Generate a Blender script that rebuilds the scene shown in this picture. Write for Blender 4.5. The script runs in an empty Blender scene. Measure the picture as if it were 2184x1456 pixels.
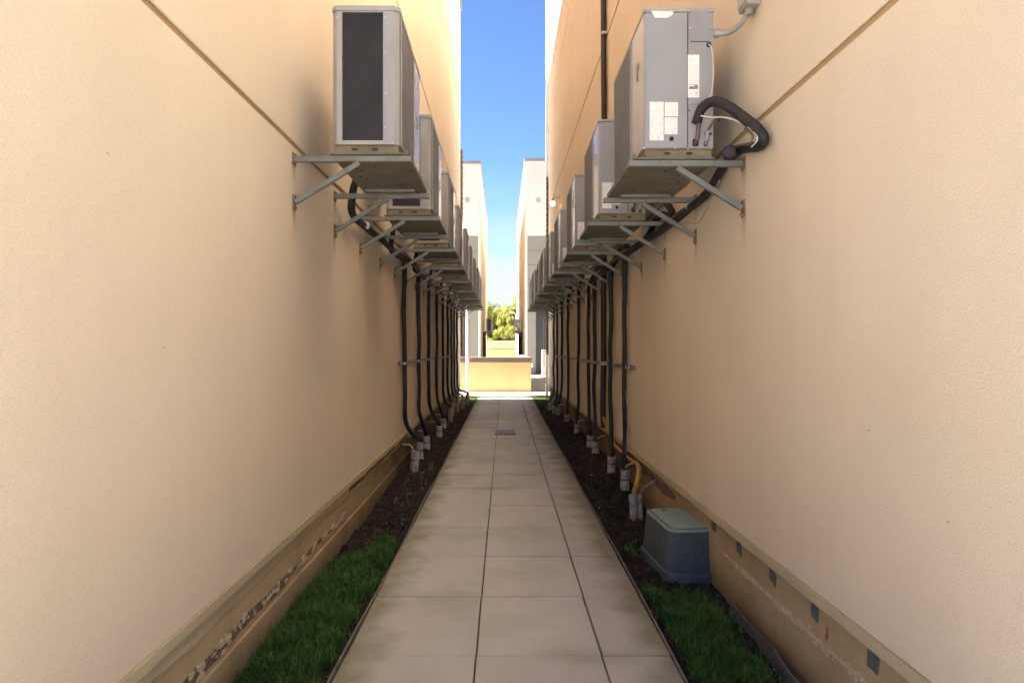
import bpy, bmesh, math, random
from mathutils import Vector, Matrix, noise
R = math.radians
random.seed(7)
S = bpy.context.scene
COL = S.collection

# ------------------------------------------------------------------ camera
F_PX = 1380.0
cam = bpy.data.cameras.new('camera')
cam.sensor_width = 36.0
cam.lens = F_PX / 2184.0 * 36.0
cam.shift_x = 21.0 / 2184.0
cam.shift_y = 13.0 / 2184.0
cam.clip_start = 0.05
cam.clip_end = 3000.0
cam_o = bpy.data.objects.new('camera', cam)
COL.objects.link(cam_o)
cam_o.location = (0, 0, 1.5)
cam_o.rotation_euler = (R(90), 0, 0)
S.camera = cam_o

# ------------------------------------------------------------------ sky, sun, exposure
SUN_EL, SUN_BACK = 42.0, -3.0           # elevation; degrees behind square-left
world = bpy.data.worlds.new('World')
S.world = world
world.use_nodes = True
wn, wl = world.node_tree.nodes, world.node_tree.links
wn.clear()
w_out = wn.new('ShaderNodeOutputWorld')
w_bg = wn.new('ShaderNodeBackground')
w_bg.inputs['Strength'].default_value = 0.05
sky = wn.new('ShaderNodeTexSky')
sky.sky_type = 'NISHITA'
sky.sun_disc = False
sky.sun_elevation = R(SUN_EL)
sky.sun_rotation = R(270.0 - SUN_BACK)
sky.altitude = 5000.0
sky.air_density = 0.75
sky.dust_density = 0.4
sky.ozone_density = 3.0
hs = wn.new('ShaderNodeHueSaturation')          # the photograph's sky is a saturated blue all over
hs.inputs['Saturation'].default_value = 1.05
hs.inputs['Value'].default_value = 0.74
wl.new(sky.outputs[0], hs.inputs['Color'])
# thin pale clouds low over the horizon, the same all round
wtc = wn.new('ShaderNodeTexCoord')
wmp = wn.new('ShaderNodeMapping')
wmp.inputs['Scale'].default_value = (1, 1, 2.6)
wl.new(wtc.outputs['Generated'], wmp.inputs['Vector'])
wnz = wn.new('ShaderNodeTexNoise')
wnz.inputs['Scale'].default_value = 9.0
wnz.inputs['Detail'].default_value = 6.0
wl.new(wmp.outputs[0], wnz.inputs['Vector'])
wsep = wn.new('ShaderNodeSeparateXYZ')
wl.new(wtc.outputs['Generated'], wsep.inputs[0])


def wmath(op, a, b):
    x = wn.new('ShaderNodeMath')
    x.operation = op
    x.use_clamp = True
    for i, v in enumerate((a, b)):
        if isinstance(v, (int, float)):
            x.inputs[i].default_value = v
        else:
            wl.new(v, x.inputs[i])
    return x.outputs[0]


low = wmath('SUBTRACT', 1.0, wmath('MULTIPLY', wmath('ABSOLUTE', wsep.outputs['Z'], 0), 3.6))
cl = wmath('MULTIPLY', wmath('MULTIPLY', wmath('SUBTRACT', wnz.outputs['Fac'], 0.36), 4.0), wmath('MULTIPLY', low, 0.75))
cl = wmath('ADD', cl, wmath('MULTIPLY', wmath('MULTIPLY', low, low), 1.5))
wmx = wn.new('ShaderNodeMix')
wmx.data_type = 'RGBA'
wl.new(cl, wmx.inputs[0])
wl.new(hs.outputs[0], wmx.inputs[6])
wmx.inputs[7].default_value = (1.35, 1.42, 1.5, 1)
wl.new(wmx.outputs[2], w_bg.inputs['Color'])
wl.new(w_bg.outputs[0], w_out.inputs['Surface'])

sun = bpy.data.lights.new('sun', 'SUN')
sun.energy = 5.0
sun.angle = R(0.5)
sun.color = (1.0, 0.955, 0.88)
sun_o = bpy.data.objects.new('sun', sun)
COL.objects.link(sun_o)
sd = Vector((-math.cos(R(SUN_EL)) * math.cos(R(SUN_BACK)), -math.cos(R(SUN_EL)) * math.sin(R(SUN_BACK)), math.sin(R(SUN_EL))))
sun_o.rotation_euler = sd.to_track_quat('Z', 'Y').to_euler()
sun_o.location = sd * 60

S.view_settings.view_transform = 'Standard'
S.view_settings.look = 'None'
S.view_settings.gamma = 1.0
S.view_settings.use_curve_mapping = False
S.view_settings.exposure = 3.8
S.cycles.max_bounces = 16
S.cycles.diffuse_bounces = 10
S.cycles.use_denoising = True


# ------------------------------------------------------------------ materials
class NT:
    def __init__(s, name):
        s.m = bpy.data.materials.new(name)
        s.m.use_nodes = True
        s.n, s.l = s.m.node_tree.nodes, s.m.node_tree.links
        s.b = s.n['Principled BSDF']
        s.pos = s.n.new('ShaderNodeNewGeometry')
        s.tc = s.n.new('ShaderNodeTexCoord')

    def noise(s, scale, detail=4, vec=None, rough=0.55, sc=None):
        t = s.n.new('ShaderNodeTexNoise')
        t.inputs['Scale'].default_value = scale
        t.inputs['Detail'].default_value = detail
        t.inputs['Roughness'].default_value = rough
        v = vec or s.pos.outputs['Position']
        if sc:
            mp = s.n.new('ShaderNodeMapping')
            mp.inputs['Scale'].default_value = sc
            s.l.new(v, mp.inputs['Vector'])
            v = mp.outputs[0]
        s.l.new(v, t.inputs['Vector'])
        return t.outputs['Fac']

    def ramp(s, fac, a, b, ca=(0, 0, 0, 1), cb=(1, 1, 1, 1)):
        r = s.n.new('ShaderNodeValToRGB')
        r.color_ramp.elements[0].position = a
        r.color_ramp.elements[1].position = b
        r.color_ramp.elements[0].color = ca
        r.color_ramp.elements[1].color = cb
        s.l.new(fac, r.inputs[0])
        return r.outputs[0]

    def mix(s, fac, a, b, mode='MIX'):
        x = s.n.new('ShaderNodeMix')
        x.data_type = 'RGBA'
        x.blend_type = mode
        for i, v in ((0, fac), (6, a), (7, b)):
            if isinstance(v, (int, float)):
                x.inputs[i].default_value = v
            elif isinstance(v, tuple):
                x.inputs[i].default_value = (*v[:3], 1)
            else:
                s.l.new(v, x.inputs[i])
        return x.outputs[2]

    def math(s, op, a, b=0.0):
        x = s.n.new('ShaderNodeMath')
        x.operation = op
        for i, v in enumerate((a, b)):
            if isinstance(v, (int, float)):
                x.inputs[i].default_value = v
            else:
                s.l.new(v, x.inputs[i])
        return x.outputs[0]

    def bump(s, h, dist, strength=1.0, prev=None):
        x = s.n.new('ShaderNodeBump')
        x.inputs['Distance'].default_value = dist
        x.inputs['Strength'].default_value = strength
        s.l.new(h, x.inputs['Height'])
        if prev:
            s.l.new(prev, x.inputs['Normal'])
        s.l.new(x.outputs[0], s.b.inputs['Normal'])
        return x.outputs[0]

    def color(s, c):
        if isinstance(c, tuple):
            s.b.inputs['Base Color'].default_value = (*c[:3], 1)
        else:
            s.l.new(c, s.b.inputs['Base Color'])

    def set(s, rough=0.6, metal=0.0, spec=0.5):
        if isinstance(rough, (int, float)):
            s.b.inputs['Roughness'].default_value = rough
        else:
            s.l.new(rough, s.b.inputs['Roughness'])
        s.b.inputs['Metallic'].default_value = metal
        s.b.inputs['Specular IOR Level'].default_value = spec


def speckled(name, c1, c2, scale=8, rough=0.6, metal=0.0, spec=0.5, bump=None, local=False, lo=0.35, hi=0.65, sc=None):
    t = NT(name)
    v = t.tc.outputs['Object'] if local else None
    f = t.ramp(t.noise(scale, 5, v, sc=sc), lo, hi)
    t.color(t.mix(f, c1, c2))
    t.set(rough, metal, spec)
    if bump:
        t.bump(t.noise(bump[0], 3, v), bump[1])
    return t.m


def stucco(name, c, dark, speck=1.0):
    t = NT(name)
    big = t.ramp(t.noise(0.7, 5), 0.3, 0.75)
    streak = t.ramp(t.noise(2.2, 4, sc=(1, 1, 0.12)), 0.42, 0.8)
    fine = t.ramp(t.noise(230, 3), 0.3, 0.7)
    mid = t.ramp(t.noise(45, 3), 0.35, 0.7)
    a = t.mix(big, c, dark)
    a = t.mix(t.math('MULTIPLY', streak, 0.35), a, tuple(x * 0.86 for x in dark))
    a = t.mix(t.math('MULTIPLY', mid, 0.10), a, tuple(x * 0.8 for x in dark))
    a = t.mix(t.math('MULTIPLY', fine, 0.30 * speck), a, tuple(x * 0.55 for x in dark))
    t.color(a)
    t.set(0.92, 0, 0.25)
    n1 = t.bump(t.noise(210, 3), 0.004, 0.8)
    t.bump(t.noise(2.5, 3), 0.012, 0.5, n1)
    return t.m


M = {}
M['stucco'] = stucco('stucco', (0.67, 0.567, 0.44), (0.615, 0.512, 0.388))
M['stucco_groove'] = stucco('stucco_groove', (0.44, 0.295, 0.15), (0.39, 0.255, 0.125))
M['trim'] = stucco('trim_stucco', (0.50, 0.42, 0.27), (0.42, 0.34, 0.21))
M['grey_stucco'] = stucco('grey_stucco', (0.50, 0.48, 0.45), (0.46, 0.44, 0.41))
M['dark_stucco'] = stucco('dark_stucco', (0.20, 0.185, 0.165), (0.17, 0.16, 0.145))
M['low_stucco'] = stucco('low_stucco', (0.52, 0.385, 0.20), (0.48, 0.35, 0.18))


def mk_foundation():
    t = NT('foundation_parging')
    a = t.mix(t.ramp(t.noise(1.6, 6), 0.3, 0.7), (0.52, 0.375, 0.20), (0.46, 0.36, 0.225))
    a = t.mix(t.math('MULTIPLY', t.ramp(t.noise(4.0, 6, sc=(1, 1, 0.35)), 0.45, 0.75), 0.55), a, (0.32, 0.215, 0.11))
    a = t.mix(t.math('MULTIPLY', t.ramp(t.noise(14, 5), 0.58, 0.72), 0.7), a, (0.47, 0.40, 0.31))
    sep = t.n.new('ShaderNodeSeparateXYZ')
    t.l.new(t.pos.outputs['Position'], sep.inputs[0])
    zz = t.math('ADD', sep.outputs['Z'], t.math('MULTIPLY', t.noise(5, 4), 0.16))
    dirt = t.ramp(zz, 0.09, 0.24, (1, 1, 1, 1), (0, 0, 0, 1))
    yy = t.math('ADD', sep.outputs['Y'], t.math('MULTIPLY', t.noise(1.3, 4), 1.6))
    mr = t.n.new('ShaderNodeMapRange')
    mr.inputs[1].default_value, mr.inputs[2].default_value = 5.2, 8.5
    mr.inputs[3].default_value, mr.inputs[4].default_value = 0.25, 0.92
    t.l.new(yy, mr.inputs[0])
    far_dark = mr.outputs[0]  # foundation colour turns near-black farther along the alley
    a = t.mix(t.math('MULTIPLY', dirt, 0.55), a, (0.10, 0.062, 0.032))
    a = t.mix(t.math('MULTIPLY', far_dark, t.math('ADD', 0.5, t.math('MULTIPLY', t.noise(2, 4), 0.8))), a, (0.045, 0.028, 0.016))
    t.color(a)
    t.set(0.9, 0, 0.2)
    t.bump(t.noise(60, 6), 0.006, 0.8)
    return t.m


M['foundation'] = mk_foundation()


def mk_slab():
    t = NT('concrete_slab')
    oi = t.n.new('ShaderNodeObjectInfo')
    a = t.mix(oi.outputs['Random'], (0.47, 0.445, 0.40), (0.52, 0.495, 0.445))
    a = t.mix(t.math('MULTIPLY', t.ramp(t.noise(1.8, 6), 0.45, 0.72), 0.42), a, (0.30, 0.28, 0.19))
    a = t.mix(t.math('MULTIPLY', t.ramp(t.noise(0.9, 5, sc=(1.2, 0.6, 1)), 0.5, 0.72), 0.45), a, (0.30, 0.315, 0.24))
    sep = t.n.new('ShaderNodeSeparateXYZ')
    t.l.new(t.tc.outputs['Generated'], sep.inputs[0])
    ed = t.math('MINIMUM', sep.outputs['Y'], t.math('SUBTRACT', 1.0, sep.outputs['Y']))
    ed = t.math('ADD', ed, t.math('MULTIPLY', t.noise(9, 5), -0.14))
    f = t.ramp(ed, -0.07, 0.05, (1, 1, 1, 1), (0, 0, 0, 1))
    f = t.math('MULTIPLY', f, t.ramp(t.noise(0.9, 3), 0.48, 0.66))
    a = t.mix(t.math('MULTIPLY', f, 0.32), a, (0.21, 0.20, 0.13))
    sp = t.n.new('ShaderNodeSeparateXYZ')
    t.l.new(t.pos.outputs['Position'], sp.inputs[0])
    ax = t.math('ABSOLUTE', t.math('SUBTRACT', sp.outputs['X'], 0.03))
    ax = t.math('ADD', ax, t.math('MULTIPLY', t.noise(3.0, 5), 0.45))
    f2 = t.ramp(ax, 0.80, 1.08)
    a = t.mix(t.math('MULTIPLY', f2, 0.8), a, (0.155, 0.145, 0.07))
    a = t.mix(t.math('MULTIPLY', t.ramp(t.noise(260, 2), 0.35, 0.65), 0.28), a, (0.27, 0.24, 0.19))
    a = t.mix(t.ramp(t.noise(38, 2), 0.735, 0.76), a, (0.62, 0.57, 0.47))
    t.color(a)
    t.set(0.85, 0, 0.3)
    n = t.bump(t.noise(300, 3), 0.0016, 0.7)
    t.bump(t.noise(6, 4), 0.004, 0.6, n)
    return t.m


M['slab'] = mk_slab()
M['joint'] = speckled('joint_sand', (0.05, 0.045, 0.035), (0.09, 0.08, 0.06), 30, 0.95)


def mk_soil():
    t = NT('soil')
    a = t.mix(t.ramp(t.noise(7, 8), 0.35, 0.7), (0.010, 0.0065, 0.0045), (0.030, 0.019, 0.012))
    a = t.mix(t.math('MULTIPLY', t.ramp(t.noise(45, 4), 0.55, 0.75), 0.6), a, (0.062, 0.042, 0.028))
    a = t.mix(t.math('MULTIPLY', t.ramp(t.noise(2.2, 4), 0.55, 0.68), 0.45), a, (0.025, 0.038, 0.012))
    t.color(a)
    t.set(0.95, 0, 0.2)
    t.bump(t.noise(70, 6), 0.02, 0.9)
    return t.m


M['soil'] = mk_soil()


def mk_blades(name, a, b, c, tl=0.35, dry=False):
    t = NT(name)
    r = t.n.new('ShaderNodeValToRGB')
    r.color_ramp.elements[0].color = (*a, 1)
    r.color_ramp.elements[1].color = (*c, 1)
    e = r.color_ramp.elements.new(0.6)
    e.color = (*b, 1)
    if dry:
        e = r.color_ramp.elements.new(0.95)
        e.color = (*c, 1)
        r.color_ramp.elements[-1].color = (0.24, 0.19, 0.075, 1)
    t.l.new(t.pos.outputs['Random Per Island'], r.inputs[0])
    x = t.mix(t.math('MULTIPLY', t.ramp(t.noise(3.0, 3), 0.45, 0.65), 0.55), r.outputs[0], c)
    t.color(x)
    t.set(0.55, 0, 0.3)
    tr = t.n.new('ShaderNodeBsdfTranslucent')
    t.l.new(x, tr.inputs['Color'])
    ms = t.n.new('ShaderNodeMixShader')
    ms.inputs[0].default_value = tl
    t.l.new(t.b.outputs[0], ms.inputs[1])
    t.l.new(tr.outputs[0], ms.inputs[2])
    t.l.new(ms.outputs[0], t.n['Material Output'].inputs['Surface'])
    return t.m


M['grass'] = mk_blades('grass_blades', (0.026, 0.09, 0.016), (0.052, 0.14, 0.025), (0.11, 0.20, 0.038), dry=True)
M['weed'] = mk_blades('weed_leaves', (0.045, 0.12, 0.02), (0.07, 0.16, 0.03), (0.11, 0.20, 0.04))
M['leaf'] = mk_blades('tree_leaves', (0.15, 0.155, 0.03), (0.20, 0.20, 0.038), (0.25, 0.24, 0.05), 0.55)
M['leaf_dark'] = mk_blades('dark_tree_leaves', (0.06, 0.085, 0.03), (0.085, 0.11, 0.038), (0.12, 0.14, 0.05), 0.5)
M['bark'] = speckled('bark', (0.07, 0.055, 0.04), (0.12, 0.095, 0.07), 12, 0.9, bump=(30, 0.02))


def casing(name, c1, c2, rough, spec):
    t = NT(name)
    oi = t.n.new('ShaderNodeObjectInfo')
    v = t.tc.outputs['Object']
    a = t.mix(t.ramp(t.noise(3, 5), 0.35, 0.65), c1, c2)
    a = t.mix(t.math('MULTIPLY', oi.outputs['Random'], 0.35), a, tuple(x * 0.78 for x in c2))
    st = t.ramp(t.noise(16, 4, sc=(1, 1, 0.08)), 0.52, 0.78)
    a = t.mix(t.math('MULTIPLY', st, 0.30), a, (0.20, 0.17, 0.13))
    sp = t.ramp(t.noise(34, 4), 0.70, 0.76)
    a = t.mix(t.math('MULTIPLY', sp, 0.5), a, (0.22, 0.15, 0.10))
    t.color(a)
    t.set(t.math('ADD', rough, t.math('MULTIPLY', t.noise(5, 5), 0.22)), 0, spec)
    t.bump(t.noise(4, 3), 0.004, 0.35)
    return t.m


M['metal_grey'] = casing('painted_grey_steel', (0.285, 0.29, 0.31), (0.25, 0.25, 0.265), 0.26, 0.5)
M['metal_beige'] = casing('painted_front_steel', (0.31, 0.305, 0.305), (0.27, 0.265, 0.265), 0.09, 0.75)
M['lid'] = casing('painted_lid_steel', (0.32, 0.315, 0.315), (0.27, 0.265, 0.26), 0.3, 0.5)
M['guard'] = speckled('coil_guard_wire', (0.028, 0.028, 0.036), (0.05, 0.048, 0.055), 6, 0.45)
M['fan_guard'] = speckled('fan_guard_wire', (0.17, 0.165, 0.17), (0.13, 0.125, 0.13), 6, 0.45)
M['coil'] = speckled('coil_fins', (0.006, 0.007, 0.012), (0.012, 0.012, 0.017), 60, 0.5, local=True)
M['gap'] = speckled('gap_black', (0.01, 0.01, 0.01), (0.014, 0.013, 0.012), 20, 0.8)
M['base_pan'] = speckled('rusty_base_pan', (0.19, 0.16, 0.10), (0.125, 0.09, 0.05), 7, 0.7, local=True, bump=(80, 0.002))
M['underside'] = speckled('dirty_underside', (0.15, 0.142, 0.118), (0.10, 0.088, 0.066), 4.5, 0.7, local=True, bump=(50, 0.002))


def mk_bracket():
    t = NT('bracket_steel')
    v = t.tc.outputs['Object']
    a = t.mix(t.ramp(t.noise(5, 5, v), 0.35, 0.7), (0.165, 0.175, 0.165), (0.12, 0.125, 0.112))
    a = t.mix(t.math('MULTIPLY', t.ramp(t.noise(28, 5), 0.56, 0.68), 0.75), a, (0.15, 0.085, 0.045))
    t.color(a)
    t.set(0.5, 0.15, 0.5)
    t.bump(t.noise(120, 3), 0.0008)
    return t.m


M['bracket'] = mk_bracket()
M['rust'] = speckled('rusty_plate', (0.22, 0.14, 0.075), (0.15, 0.085, 0.045), 40, 0.8, bump=(120, 0.002))
M['foam'] = speckled('black_foam_insulation', (0.010, 0.010, 0.013), (0.020, 0.019, 0.021), 9, 0.62, 0, 0.4, (90, 0.003))
M['brown_foam'] = speckled('brown_black_insulation', (0.022, 0.013, 0.011), (0.032, 0.02, 0.016), 9, 0.6, 0, 0.4, (90, 0.003))
M['tape'] = speckled('white_tape', (0.62, 0.60, 0.58), (0.45, 0.43, 0.41), 40, 0.6)
M['copper'] = speckled('dull_copper', (0.10, 0.065, 0.055), (0.16, 0.10, 0.075), 30, 0.5, 0.4)
M['wire'] = speckled('pale_wire', (0.55, 0.52, 0.47), (0.48, 0.45, 0.40), 30, 0.5)
M['grey_wire'] = speckled('grey_wire', (0.22, 0.21, 0.20), (0.28, 0.27, 0.25), 30, 0.5)
M['pvc'] = speckled('dirty_pvc', (0.44, 0.42, 0.385), (0.17, 0.14, 0.11), 16, 0.6, bump=(90, 0.002), lo=0.42, hi=0.72)
M['pvc_beige'] = speckled('beige_pvc', (0.40, 0.33, 0.25), (0.22, 0.17, 0.12), 18, 0.6)
M['white_pipe'] = speckled('white_downpipe', (0.78, 0.76, 0.72), (0.70, 0.68, 0.64), 4, 0.45)
M['conduit'] = speckled('grey_conduit', (0.30, 0.275, 0.255), (0.25, 0.23, 0.21), 20, 0.5)
M['yellow'] = speckled('yellow_conduit', (0.52, 0.29, 0.05), (0.30, 0.17, 0.05), 15, 0.5)
M['util'] = speckled('utility_box_plastic', (0.048, 0.068, 0.080), (0.068, 0.088, 0.098), 26, 0.6, bump=(240, 0.0015), local=True)
M['util_lid'] = speckled('utility_lid_plastic', (0.175, 0.255, 0.225), (0.21, 0.29, 0.255), 26, 0.6, bump=(200, 0.001), local=True)
M['steel'] = speckled('zinc_steel', (0.42, 0.41, 0.39), (0.30, 0.29, 0.27), 20, 0.4, 0.6)
M['edging'] = speckled('brown_edging', (0.16, 0.125, 0.11), (0.10, 0.08, 0.07), 14, 0.6)
M['drain'] = speckled('drain_iron', (0.27, 0.24, 0.22), (0.2, 0.18, 0.165), 30, 0.5, 0.3)
M['coping'] = speckled('coping_metal', (0.15, 0.15, 0.155), (0.18, 0.18, 0.185), 4, 0.5)
M['brown_coping'] = speckled('brown_coping', (0.095, 0.066, 0.056), (0.12, 0.085, 0.07), 6, 0.6)
M['vent'] = speckled('grey_vent', (0.26, 0.27, 0.30), (0.30, 0.31, 0.34), 6, 0.5)
M['door'] = speckled('dark_door', (0.045, 0.052, 0.065), (0.06, 0.068, 0.08), 3, 0.35)
M['panel_brown'] = speckled('dark_panel', (0.12, 0.10, 0.09), (0.14, 0.12, 0.105), 3, 0.6)
M['concrete'] = speckled('pale_concrete', (0.44, 0.42, 0.37), (0.38, 0.36, 0.32), 1.5, 0.85, bump=(90, 0.003))
M['forecourt'] = speckled('pale_paving', (0.56, 0.53, 0.48), (0.48, 0.455, 0.41), 1.5, 0.85, bump=(90, 0.003))
M['kerb'] = speckled('kerb_stone', (0.36, 0.27, 0.20), (0.30, 0.22, 0.16), 3, 0.85, bump=(60, 0.004))
M['siding'] = speckled('pale_boards', (0.38, 0.37, 0.34), (0.33, 0.32, 0.29), 4, 0.7)
M['ground'] = speckled('ground_earth', (0.30, 0.27, 0.22), (0.24, 0.22, 0.17), 0.4, 0.9)
M['asphalt'] = speckled('asphalt', (0.055, 0.055, 0.055), (0.07, 0.07, 0.068), 2, 0.9, bump=(100, 0.004))
M['flake'] = speckled('peeled_flake', (0.50, 0.42, 0.32), (0.38, 0.29, 0.19), 30, 0.9, bump=(120, 0.002))
M['peel'] = speckled('bare_brown_patch', (0.10, 0.06, 0.045), (0.17, 0.11, 0.075), 35, 0.9, bump=(60, 0.004))
M['patch'] = speckled('slate_patch', (0.075, 0.075, 0.085), (0.10, 0.10, 0.105), 40, 0.8)
M['membrane'] = speckled('drain_membrane', (0.06, 0.055, 0.06), (0.10, 0.09, 0.095), 20, 0.7, bump=(50, 0.003))
M['mulch'] = speckled('mulch_chip', (0.016, 0.01, 0.007), (0.045, 0.03, 0.02), 25, 0.9)
M['pebble'] = speckled('pale_pebble', (0.45, 0.42, 0.38), (0.32, 0.29, 0.26), 20, 0.8)
M['brick'] = speckled('dark_brick', (0.13, 0.075, 0.055), (0.22, 0.15, 0.11), 9, 0.85)
M['emblem'] = speckled('emblem_dark', (0.03, 0.035, 0.05), (0.04, 0.045, 0.06), 9, 0.3)
M['lamp_metal'] = speckled('lamp_metal', (0.45, 0.40, 0.33), (0.40, 0.35, 0.28), 9, 0.5)
g = NT('lamp_glow')
g.color((0.9, 0.7, 0.4))
g.b.inputs['Emission Color'].default_value = (1.0, 0.72, 0.36, 1)
g.b.inputs['Emission Strength'].default_value = 1.6
M['glow'] = g.m


def mk_sticker():
    t = NT('printed_sticker')
    v = t.tc.outputs['Object']
    sep = t.n.new('ShaderNodeSeparateXYZ')
    t.l.new(v, sep.inputs[0])
    ln = t.math('FRACT', t.math('MULTIPLY', sep.outputs['Z'], 95.0))
    line = t.math('GREATER_THAN', ln, 0.62)
    words = t.ramp(t.noise(1.0, 2, v, sc=(150, 1, 30)), 0.47, 0.52)
    blk = t.ramp(t.noise(1.0, 1, v, sc=(9, 1, 34)), 0.40, 0.46)
    f = t.math('MULTIPLY', t.math('MULTIPLY', line, words), t.math('MULTIPLY', blk, 0.55))
    t.color(t.mix(f, (0.70, 0.69, 0.67), (0.33, 0.33, 0.35)))
    t.set(0.45, 0, 0.4)
    return t.m


M['sticker'] = mk_sticker()
M['blank_sticker'] = speckled('blank_sticker', (0.66, 0.61, 0.58), (0.72, 0.68, 0.65), 20, 0.6)
M['print'] = speckled('label_print', (0.10, 0.10, 0.11), (0.25, 0.25, 0.25), 160, 0.5)


def mk_stain():
    t = NT('rust_drip')
    t.color((0.36, 0.20, 0.085))
    t.set(0.9, 0, 0.2)
    sep = t.n.new('ShaderNodeSeparateXYZ')
    t.l.new(t.tc.outputs['UV'], sep.inputs[0])
    u = t.math('ABSOLUTE', t.math('SUBTRACT', sep.outputs['X'], 0.5))
    side = t.ramp(t.math('ADD', u, t.math('MULTIPLY', t.noise(22, 3), 0.25)), 0.28, 0.62, (1, 1, 1, 1), (0, 0, 0, 1))
    end = t.math('MULTIPLY', sep.outputs['Y'], sep.outputs['Y'])
    f = t.math('MULTIPLY', t.math('MULTIPLY', side, end), t.math('MULTIPLY', t.noise(1.0, 4, sc=(60, 60, 6)), 1.0))
    t.l.new(t.math('MULTIPLY', f, 0.8), t.b.inputs['Alpha'])
    return t.m


M['stain'] = mk_stain()


# ------------------------------------------------------------------ mesh helpers
class MB:
    def __init__(s):
        s.v, s.f = [], []

    def add(s, vs, fs):
        o = len(s.v)
        s.v += [tuple(p) for p in vs]
        s.f += [tuple(i + o for i in q) for q in fs]
        return s

    def box(s, x0, x1, y0, y1, z0, z1):
        x0, x1 = min(x0, x1), max(x0, x1)
        y0, y1 = min(y0, y1), max(y0, y1)
        z0, z1 = min(z0, z1), max(z0, z1)
        return s.add([(x0, y0, z0), (x1, y0, z0), (x1, y1, z0), (x0, y1, z0), (x0, y0, z1), (x1, y0, z1), (x1, y1, z1), (x0, y1, z1)],
                     [(0, 3, 2, 1), (4, 5, 6, 7), (0, 1, 5, 4), (1, 2, 6, 5), (2, 3, 7, 6), (3, 0, 4, 7)])

    def bar(s, p, q, w, h, up=(0, 0, 1)):
        p, q = Vector(p), Vector(q)
        d = (q - p).normalized()
        a = d.cross(Vector(up))
        if a.length < 1e-4:
            a = d.cross(Vector((0, 1, 0)))
        a = a.normalized() * w / 2
        b = a.cross(d).normalized() * h / 2
        vs = [e + i * a + j * b for e in (p, q) for i, j in ((-1, -1), (1, -1), (1, 1), (-1, 1))]
        return s.add(vs, [(3, 2, 1, 0), (4, 5, 6, 7), (0, 1, 5, 4), (1, 2, 6, 5), (2, 3, 7, 6), (3, 0, 4, 7)])

    def prism(s, poly, axis, a, b):
        """poly: 2D points in the other two axes (order x,y,z without axis), extruded a..b along axis"""
        n = len(poly)

        def mk(p, t):
            l = list(p)
            l.insert(axis, t)
            return tuple(l)
        vs = [mk(p, a) for p in poly] + [mk(p, b) for p in poly]
        fs = [tuple(range(n)), tuple(range(2 * n - 1, n - 1, -1))]
        fs += [(i, i + n, (i + 1) % n + n, (i + 1) % n) for i in range(n)]
        return s.add(vs, fs)

    def cyl(s, p, q, r, n=12, r2=None):
        p, q = Vector(p), Vector(q)
        d = (q - p).normalized()
        a = d.cross(Vector((0, 0, 1)))
        if a.length < 1e-3:
            a = Vector((1, 0, 0))
        a.normalize()
        b = d.cross(a)
        r2 = r if r2 is None else r2
        vs = [p + r * (a * math.cos(t) + b * math.sin(t)) for t in [2 * math.pi * i / n for i in range(n)]]
        vs += [q + r2 * (a * math.cos(t) + b * math.sin(t)) for t in [2 * math.pi * i / n for i in range(n)]]
        fs = [tuple(range(n - 1, -1, -1)), tuple(range(n, 2 * n))]
        fs += [(i, (i + 1) % n, (i + 1) % n + n, i + n) for i in range(n)]
        return s.add(vs, fs)

    def tube(s, pts, r, n=10, step=6, jitter=0.0):
        P = [Vector(p) for p in pts]
        path = []
        for i in range(len(P) - 1):
            p0, p1, p2, p3 = P[max(i - 1, 0)], P[i], P[i + 1], P[min(i + 2, len(P) - 1)]
            k = step
            for j in range(k):
                t = j / k
                path.append(0.5 * ((2 * p1) + (p2 - p0) * t + (2 * p0 - 5 * p1 + 4 * p2 - p3) * t * t + (3 * p1 - p0 - 3 * p2 + p3) * t ** 3))
        path.append(P[-1])
        vs, fs = [], []
        ref = Vector((0.31, 0.17, 0.93))
        d0 = (path[1] - path[0]).normalized()
        a = d0.cross(ref).normalized()
        for i, p in enumerate(path):
            d = (path[min(i + 1, len(path) - 1)] - path[max(i - 1, 0)]).normalized()
            a = (a - d * a.dot(d)).normalized()
            b = d.cross(a)
            rr = r * (1 + (random.uniform(-jitter, jitter) if jitter else 0))
            for k in range(n):
                t = 2 * math.pi * k / n
                vs.append(p + rr * (a * math.cos(t) + b * math.sin(t)))
        for i in range(len(path) - 1):
            for k in range(n):
                fs.append((i * n + k, i * n + (k + 1) % n, (i + 1) * n + (k + 1) % n, (i + 1) * n + k))
        fs.append(tuple(range(n - 1, -1, -1)))
        L = (len(path) - 1) * n
        fs.append(tuple(range(L, L + n)))
        return s.add(vs, fs)

    def blob(s, c, r, sc=(1, 1, 1), jit=0.15, seg=8, rings=5):
        vs = [(c[0], c[1], c[2] - r * sc[2])]
        for i in range(1, rings):
            ph = math.pi * i / rings - math.pi / 2
            for j in range(seg):
                th = 2 * math.pi * j / seg
                k = r * (1 + random.uniform(-jit, jit))
                vs.append((c[0] + k * sc[0] * math.cos(ph) * math.cos(th), c[1] + k * sc[1] * math.cos(ph) * math.sin(th), c[2] + k * sc[2] * math.sin(ph)))
        vs.append((c[0], c[1], c[2] + r * sc[2]))
        fs = [(0, 1 + (j + 1) % seg, 1 + j) for j in range(seg)]
        for i in range(rings - 2):
            for j in range(seg):
                a = 1 + i * seg
                fs.append((a + j, a + (j + 1) % seg, a + seg + (j + 1) % seg, a + seg + j))
        t = len(vs) - 1
        a = 1 + (rings - 2) * seg
        fs += [(a + j, a + (j + 1) % seg, t) for j in range(seg)]
        return s.add(vs, fs)

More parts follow.
